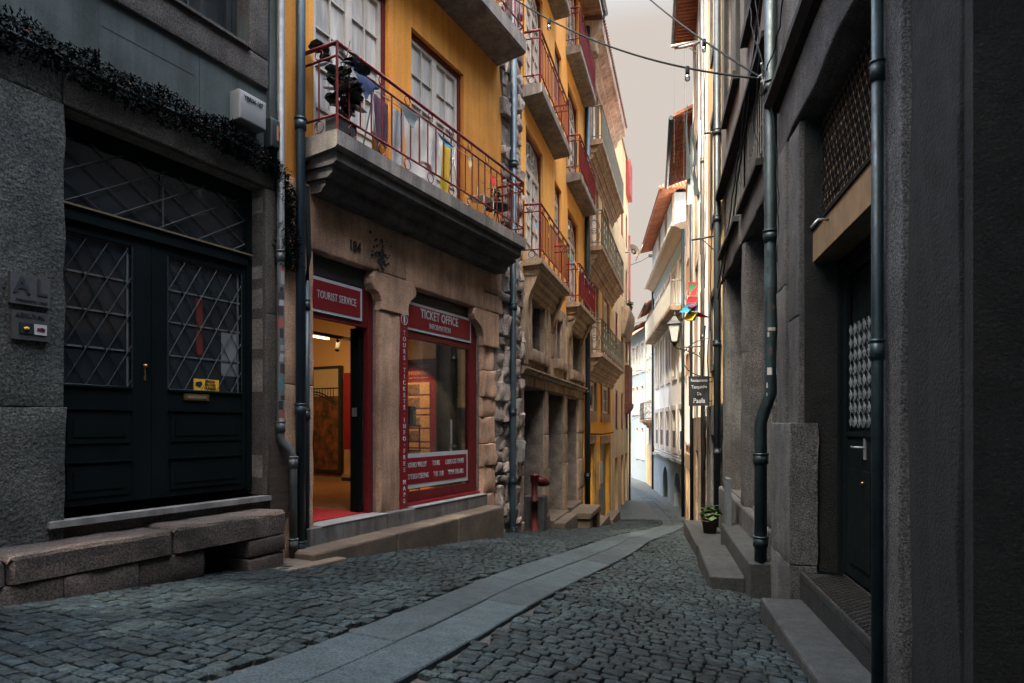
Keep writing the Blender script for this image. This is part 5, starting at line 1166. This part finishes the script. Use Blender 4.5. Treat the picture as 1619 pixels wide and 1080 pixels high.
for i in range(40): mb.tube([P(6.0,.3-.17*i,11.42),P(6.0+min(3.0,(.17*i+.1)*.9 if i<20 else (6.9-.17*i)*.9),.3-.17*i,11.5+min(2.1,(.17*i+.1)*.62 if i<20 else max(0,(6.9-.17*i)*.62)))],.07,5)
mb.build('attic_roof',tile,Wd)
for a in (6.5,9.4,12.4): MB().box(FW,a,a+.25,-.45,-.35,7.9,11.35).build('wood_post',soff,Wd)
pipe('downpipe','thin pale downpipe at the far corner of the large white house',[P(11.35,.1,7.7),P(11.35,.1,gz(FW,11.35)-.05)],.06,pipeR,(4,))
# ================================================================== far houses
F1=Fac((8.10,36.0),(.118,1),'R'); F2=Fac((8.66,40.8),(-.02,1),'R')
F_W=plain('far_white',(.46,.44,.41),(.42,.40,.37)); F_B=plain('far_blue',(.25,.32,.35),(.22,.28,.31)); F_S=plain('far_frame',(.5,.48,.45)); F_P=plain('far_pane',(.12,.14,.15))
H=simplehouse('white_house','narrow white house with small iron balcony beyond the large white house',F1,0,4.7,6.9,F_W,[(.6,1.3,4.2,5.7),(2,2.7,4.2,5.7),(3.4,4.1,4.2,5.7),(.6,1.3,1.6,3.4),(2,2.7,1.6,3.4),(3.4,4.1,1.6,3.4),(.6,1.3,-1.6,.4),(2.0,2.7,-1.6,.4)],frame=F_S,sash=F_S,dooro=[(1,1.9,-4,-1.9)],groundm=tanpl,gh=-1.2)
balcony(H,F1,.3,2.8,.6,.3,.15,graniteC,plain('iron_dark',(.1,.1,.095)),[(.4,.2,.3),(.2,.4,.5)],rh=1.0,style='ornate')
H=simplehouse('pale_blue_house','pale blue house with curved gutter where the street bends',F2,0,4.6,6.4,F_B,[(.6,1.3,3.6,5.4),(2.2,2.9,3.6,5.4),(3.4,4.1,3.6,5.4),(.6,1.3,.8,2.6),(2.2,2.9,.8,2.6),(3.4,4.1,.8,2.6),(.6,1.3,-2.2,-.2),(2.2,2.9,-2.2,-.2)],frame=F_S,sash=F_S,pane=F_P,ov=.5)
mb=MB(); wall(mb,F2,.5,3.6,6.6,8.0,-1.2,[],.1,thick=2.5); mb.oprism(F2,[(-2.6,8.8),(-.9,8.0),(-.9,8.1),(-2.6,8.9)],.3,3.8); mb.build('dormer',F_B,H)
F3=Fac((10.6,50.5),(-1,.18),'R')
H=simplehouse('cream_house','far cream house with green-shuttered windows closing the end of the street',F3,0,1.72,7.0,plain('far_plaster',(.2,.19,.18),(.18,.17,.16)),[(.3,.6,4.4,5.8),(.8,1.1,4.4,5.8),(1.3,1.6,4.4,5.8),(.3,.6,1.7,3.2),(.8,1.1,1.7,3.2),(1.3,1.6,1.7,3.2),(.3,.6,-1.4,.2),(.8,1.1,-1.4,.2),(1.3,1.6,-1.4,.2)],frame=None,sash=plain('green_sash',(.05,.16,.10)),ov=.4)
F3b=Fac((8.86,50.8),(-1,.18),'R')
H=simplehouse('peach_house','far peach house with orange roof at the end of the street',F3b,0,5.0,6.0,plain('far_peach',(.2,.14,.09),(.18,.125,.085)),[(.4,.9,3.2,5),(1.6,2.1,3.2,5),(.4,.9,-.2,1.6),(1.6,2.1,-.2,1.6)],frame=whitef,ov=.5)
H=simplehouse('orange_tower_house','far slim orange house visible past the tan house edge','' and 0 or Fac((8.75,52.5),(-1,.1),'R'),-3,6,4.9,wht,[],roof=False,frame=None) if 0 else None
pipe('downpipe','thin dark downpipe on the far cream house at the street bend',[F3.P(.1,.1,6.8),F3.P(.1,.1,gz(F3,.1)-.1)],.06,pipeD)
for i,(f_,t_,z_,l) in enumerate(((F3,1.7,-1.3,'tiny far street lantern where the street bends'),)):
    b=f_.P(t_,.6,z_); t=thing('street_lantern',l,'lantern',b); MB().lathe(b,[(0,-.6),(.1,-.5),(.17,-.1),(.2,-.08),(.06,.1),(0,.15)],6).build('lantern_body',black,t); MB().tube([b,f_.P(t_,0,z_+.1)],.03,5).build('bracket',black,t)
# closing houses further back so no gap shows
F4=Fac((11.5,60),(-1,0),'R')
simplehouse('pale_house','pale plaster house closing the view far behind the street bend',F4,0,14,4.2,plain('far_tan',(.2,.17,.14)),[(1+1.6*i,1.7+1.6*i,0,2) for i in range(6)],frame=None,ov=.4)
# ================================================================== street lamp and restaurant sign
P=FR.P
lt=15.3; b=P(lt,0,1.8); t=thing('street_lamp','black iron lantern on an ornate scrolled wall bracket, right side','street lamp',b)
L0=P(lt,.72,1.98); lm=MB(); a6=[i*math.pi/2+.4 for i in range(4)]
def lant(c):
    fr=MB(); gl=MB(); tp=[c+Vector((math.cos(a)*.19,math.sin(a)*.19,.42)) for a in a6]; bt=[c+Vector((math.cos(a)*.10,math.sin(a)*.10,0)) for a in a6]
    for i in range(4):
        fr.tube([bt[i],tp[i]],.012,5); fr.tube([tp[i],tp[(i+1)%4]],.016,5); fr.tube([bt[i],bt[(i+1)%4]],.014,5)
    ap=c+Z*.66; m2=c+Z*.52
    mid=[m2+Vector((math.cos(a)*.12,math.sin(a)*.12,0)) for a in a6]; ot=[c+Vector((math.cos(a)*.235,math.sin(a)*.235,.42)) for a in a6]
    fr.add(ot+mid+[ap],[(i,(i+1)%4,4+(i+1)%4,4+i) for i in range(4)]+[(4+i,4+(i+1)%4,8) for i in range(4)]+[(0,1,2,3)])
    fr.lathe(ap-Z*.05,[(.03,0),(.045,.03),(.02,.06),(.025,.09),(0,.12)],8); fr.lathe(c-Z*.12,[(0,0),(.03,.02),(.05,.08),(.09,.12)],8)
    gl.add([x*.97+c*.03 for x in bt]+[x*.97+c*.03 for x in tp],[(i,(i+1)%4,4+(i+1)%4,4+i) for i in range(4)]); return fr,gl
fr,gl=lant(L0); fr.build('lantern_frame',black,t); gl.build('lantern_glass',lampgl,t)
mb=MB(); n=FR.n; 
def sc(pts,r): mb.tube([b+n*x+Z*y for x,y in pts],r,6)
sc([(0,.06),(.2,.06),(.5,.05),(.62,.02),(.70,.04),(.72,.1)],.016)
def spiral(cx,cy,r0,turns,st,sg=1): return [(cx+math.cos(st+sg*k*.45)*r0*(1-k/(turns*14)),cy+math.sin(st+sg*k*.45)*r0*(1-k/(turns*14))) for k in range(int(turns*12))]
sc(spiral(.10,-.09,.12,1.4,1.5),.012); sc(spiral(.27,-.03,.085,1.2,1.5,-1),.011); sc(spiral(.42,-.01,.06,1.1,1.5),.010); sc(spiral(.56,.01,.045,1,1.5,-1),.009)
sc([(.0,-.25),(.1,-.22),(.22,-.13),(.36,-.08),(.5,.0),(.6,.02)],.013)
mb.build('bracket',black,t); mb=MB(); mb.box(FR,lt-.06,lt+.06,-.01,.03,1.5,1.95); mb.build('wall_plate',black,t)
b2=P(lt,0,.6); mb=MB(); mb.tube([P(13.7,.0+.62*math.sin(k*math.pi/10),1.42-.42*math.cos(k*math.pi/10)) for k in range(11)],.012,6)
tag(mb.build('iron_hoop',black,org=P(13.7,0,1.2)),'thin curved iron hoop bracket above the restaurant sign','bracket')
t=thing('restaurant_sign','black projecting restaurant sign with white lettering, right side','sign',P(13.5,.2,.4))
c=P(13.5,.0,0); n=FR.n; mb=MB(); bb=FR.box if 0 else None
mb.box(FR,13.47,13.53,.08,.50,.40,1.02); mb.build('board',M('sign_black',(.015,.02,.025),None,3,.4,.05),t); mb=MB(); mb.tube([P(13.5,0,.9),P(13.5,.1,.9)],.015,5); mb.tube([P(13.5,0,.5),P(13.5,.1,.5)],.015,5); mb.build('bracket',black,t)
mid=.29
for s_,z,sz in (('Restaurante',.93,.085),('Tasquinha',.795,.095),('Da',.65,.09),('Paula',.505,.14)):
    text(t,'sign_text',s_,P(13.465,mid,z),-FR.n,Z,-FR.d,sz,signw,sx=.82,bold=.001)
b=P(10.9,.30,-1.85); plant('potted_plant','small green plant in a dark pot on the right platform','plant',b,.13,.24,plain('pot_dark',(.05,.035,.03)),leafG,36,.14,.30,.12)
# poles with hanging laundry / flags
t=thing('flag_cluster','cluster of coloured pennants dangling from a pole on the right facades','bunting',P(12.3,.0,3.3))
mb=MB(); mb.tube([P(12.5,0,3.66),P(12.5,.5,3.60)],.02,6); mb.tube([P(12.5,0,3.3),P(12.5,.3,3.6)],.01,4); mb.tube([P(12.5,.47,3.6),P(12.5,.47,2.75)],.005,4); mb.build('pole',black,t)
for i,(z,h,c,sw) in enumerate(((2.78,.26,'red',(.0,0,0)),(2.74,.24,'green',(.15,0,0)),(2.50,.2,'red',(-.1,0,0)),(2.38,.2,'teal',(-.5,-.2,0)),(2.32,.14,'navy',(.1,0,0)),(2.22,.18,'yellow',(-.2,0,0)),(2.20,.16,'green',(0,.2,0)),(2.2,.1,'red',(.9,.2,0)))):
    mb=MB(); p=P(12.5,.47,z); u=Vector((1,0,0)); w=Vector(sw)
    mb.add([p-u*.10,p+u*.10,p+w*.35-Z*h+u*.05,p+w*.35-Z*h-u*.12,p+Vector((0,.06,-h*.5))],[(0,1,4),(1,2,4),(2,3,4),(3,0,4)],0,True); mb.build('pennant',FLG[c],t,recalc=False)
t=thing('hanging_cloth','dark strips of cloth hanging from a high pole on the right side','cloth',P(15.5,.5,5.5))
mb=MB(); mb.tube([P(15.5,0,9.2),P(15.5,.62,9.1)],.03,6); mb.tube([P(15.5,.45,9.1),P(15.5,.45,7.6)],.006,4); mb.tube([P(15.5,.2,9.1),P(15.5,.22,7.4)],.006,4); mb.build('pole',steel,t)
DK=plain('cloth_slate',(.035,.055,.065)); LK=plain('cloth_bluegrey',(.3,.38,.42))
for o,z0,z1,w,m in ((.42,5.9,7.7,.07,DK),(.26,6.2,7.4,.06,DK),(.36,5.3,6.5,.13,LK),(.24,5.5,6.3,.10,DK),(.16,5.3,5.8,.08,LK)):
    mb=MB(); n=8; vs=[]
    for j in range(n+1):
        v=j/n; ww_=w*(.15+1.0*v)
        for s_ in(-1,-.3,.3,1): vs.append(P(15.5+.05*s_+.03*math.sin(v*5),o+s_*ww_*.6+.02*math.sin(v*6),z1+(z0-z1)*v))
    mb.add(vs,[(j*4+i,j*4+i+1,j*4+i+5,j*4+i+4) for j in range(n) for i in range(3)],0,True); mb.build('strip',m,t,recalc=False)
t=tag(cloth(FR,13.1,13.2,.12,1.7,2.5,.02,seed=2).build('rag',plain('rag_multi',(.2,.24,.22),(.05,.09,.13)),org=P(13.1,.1,1.7),recalc=False),'limp multicoloured rag hanging against the right facade above the lamp','rag')
mb=MB(); mb.tube([P(12.0,0,5.45),P(12.0,.30,5.43)],.02,5); tag(mb.build('pole_bracket',black,org=P(12,0,5.4)),'short horizontal iron bar on the dark corner downpipe','bracket')
mb=MB(); mb.tube([P(17.2,0,10.2),P(17.2,.75,10.15)],.035,6); mb.tube([P(17.3,0,9.9),P(17.2,.4,10.15)],.02,5); tag(mb.build('pole_bracket',whitef,org=P(17.2,0,10.2)),'white clothes pole under the high orange eave','bracket')
mb=MB()
for dx,zz in ((.1,8.2),(.35,9)):
    mb.tube([P(17.2,.3+dx,10.15),P(17.2,.32+dx,zz-2)],.004,3)
tag(mb.build('hanging_line',steel,org=P(17.2,.4,10)),'thin loose strings dangling from the white clothes pole','string')
# ================================================================== string lights
def bulb_at(p,label,first=None,tilt=(0,0,0)):
    if first is None:
        t=thing('light_bulb',label,'light bulb',p,'festoon bulbs on the overhead cables')
        MB().lathe(p-Z*.075,[(0,0),(.022,0),(.024,.02),(.024,.085),(.014,.095),(0,.1)],12).build('socket',cable,t)
        MB().lathe(p-Z*.15,[(0,0),(.012,.002),(.024,.012),(.030,.03),(.027,.05),(.018,.068),(.016,.076)],14).build('glass_bulb',bulbg,t)
        m=MB(); m.tube([p-Z*.075,p-Z*.11],.004,5); m.build('filament',steel,t); return t
    t=copy_tree(first,p,label,'festoon bulbs on the overhead cables'); return t
A0=FR.P(6.55,.16,3.52); 
def strand(name,label,a,b,sag,r=.011):
    pts=[Vector(a)*(1-k/24)+Vector(b)*(k/24)-Z*sag*4*(k/24)*(1-k/24) for k in range(25)]; mb=MB().tube(pts,r,6); tag(mb.build(name,cable,org=a),label,'cable'); return pts
s1=strand('light_cable','long black festoon cable sagging across the street from the ochre balcony house',A0,FL.P(3.55,.05,6.75),.28)
s2=strand('light_cable','second black festoon cable climbing steeply up to the left out of view',A0,FC.P(6.8,.3,13.0),.25)
def at_px(pts,px):
    best=min(((abs(809.5+1000*p.x/p.y-px),i) for i,p in enumerate(pts))); i=best[1]
    for a,b in zip(pts,pts[1:]):
        xa,xb=809.5+1000*a.x/a.y,809.5+1000*b.x/b.y
        if (xa-px)*(xb-px)<=0: return a+(b-a)*((px-xa)/(xb-xa))
    return pts[i]
BL=[at_px(s1,1087),at_px(s1,868),at_px(s2,1113)]
q1=bulb_at(BL[0],'festoon bulb on the long cable nearest the right wall')
bulb_at(BL[1],'festoon bulb on the long cable in front of the ochre house',q1); bulb_at(BL[2],'festoon bulb on the steep cable near the orange eave',q1)
# ================================================================== unseen wall added behind the viewer to keep the near street in shade
BK=Fac((-20,-9),(1,0),'R')
BKF=Fac((-10,-4),(1,0),'R')
BH=thing('unseen_sun_blocker','unseen tall wall added behind the viewer to block the sun','house',Vector((-4,-4,G(-4,-4))))
mb=MB(); wall(mb,BKF,0,11,-3,24,0,[(2.6,3.5,12.0,13.8),(3.62,3.9,11.3,12.1),(2.3,3.1,18.3,20.2),(2.15,2.5,15.4,16.6)],.12); mb.build('wall',wht,BH)  # openings placed to let sun patches reach the near ground
mb=MB(); mb.box(BKF,0,11,-.5,.3,24,24.2); mb.build('roof',tile,BH)

# ================================================================== light, sky, camera
az,el=(-SAZ,-1.0),math.radians(SUNEL)
sd=Vector((az[0],az[1],0)).normalized()*math.cos(el)+Z*math.sin(el)
sl=bpy.data.lights.new('sun','SUN'); sl.energy=SUNE; sl.angle=math.radians(.55); sl.color=(1,.90,.76)
so=bpy.data.objects.new('sun',sl); COL.objects.link(so); so.rotation_euler=sd.to_track_quat('Z','Y').to_euler(); so.location=(0,-5,20)
w=bpy.data.worlds.new('World'); S.world=w; w.use_nodes=True; nt=w.node_tree; N=nt.nodes; L=nt.links; N.clear()
out=N.new('ShaderNodeOutputWorld'); bg=N.new('ShaderNodeBackground'); sky=N.new('ShaderNodeTexSky'); sky.sky_type='NISHITA'; sky.sun_disc=False; sky.sun_elevation=el; sky.sun_rotation=math.atan2(sd.x,sd.y); sky.dust_density=3; sky.air_density=1.2
tc=N.new('ShaderNodeTexCoord'); sx=N.new('ShaderNodeSeparateXYZ'); L.new(tc.outputs['Generated'],sx.inputs[0])
mr=N.new('ShaderNodeMapRange'); mr.interpolation_type='SMOOTHSTEP'; L.new(sx.outputs['Z'],mr.inputs[0])
for i,v in enumerate((.52,.85,1,0)): mr.inputs[i+1].default_value=v
g2=N.new('ShaderNodeMix'); g2.data_type='RGBA'; g2.blend_type='MULTIPLY'; g2.inputs[0].default_value=1; L.new(sky.outputs[0],g2.inputs[6]); g2.inputs[7].default_value=(*SKYG,1)
hz=N.new('ShaderNodeMix'); hz.data_type='RGBA'; L.new(mr.outputs[0],hz.inputs[0]); L.new(g2.outputs[2],hz.inputs[6]); hz.inputs[7].default_value=(6.75,6.05,5.45,1)
L.new(hz.outputs[2],bg.inputs[0]); bg.inputs[1].default_value=.10; L.new(bg.outputs[0],out.inputs[0])
# lit lamp inside the shop
al=bpy.data.lights.new('shop_light','AREA'); al.energy=SHOPE; al.color=(1,.60,.28); al.shape='RECTANGLE'; al.size=2.6; al.size_y=.25
ao=bpy.data.objects.new('shop_light',al); COL.objects.link(ao); ao.location=FL.P(2.6,-2.9,1.32); ao.rotation_euler=((FL.d*.55-FL.n*.35-Z*.75)*-1).to_track_quat('Z','Y').to_euler()
cam=bpy.data.cameras.new('camera'); co=bpy.data.objects.new('camera',cam); COL.objects.link(co); co.location=(0,0,0); co.rotation_euler=(math.radians(90),0,0)
cam.sensor_width=36; cam.lens=1000/1619*36; cam.shift_y=(672-540)/1619; cam.shift_x=0; cam.clip_end=2000; cam.clip_start=.05
S.camera=co
S.render.engine='CYCLES'; S.view_settings.view_transform='Standard'; S.view_settings.look='None'; S.view_settings.exposure=0; S.view_settings.gamma=1
S.cycles.max_bounces=6; S.cycles.diffuse_bounces=4; S.cycles.transparent_max_bounces=8; S.cycles.sample_clamp_indirect=6; S.cycles.caustics_reflective=False; S.cycles.caustics_refractive=False
for o in list(bpy.data.objects):
    if o.type=='MESH' and len(o.data.vertices)==0: bpy.data.objects.remove(o)
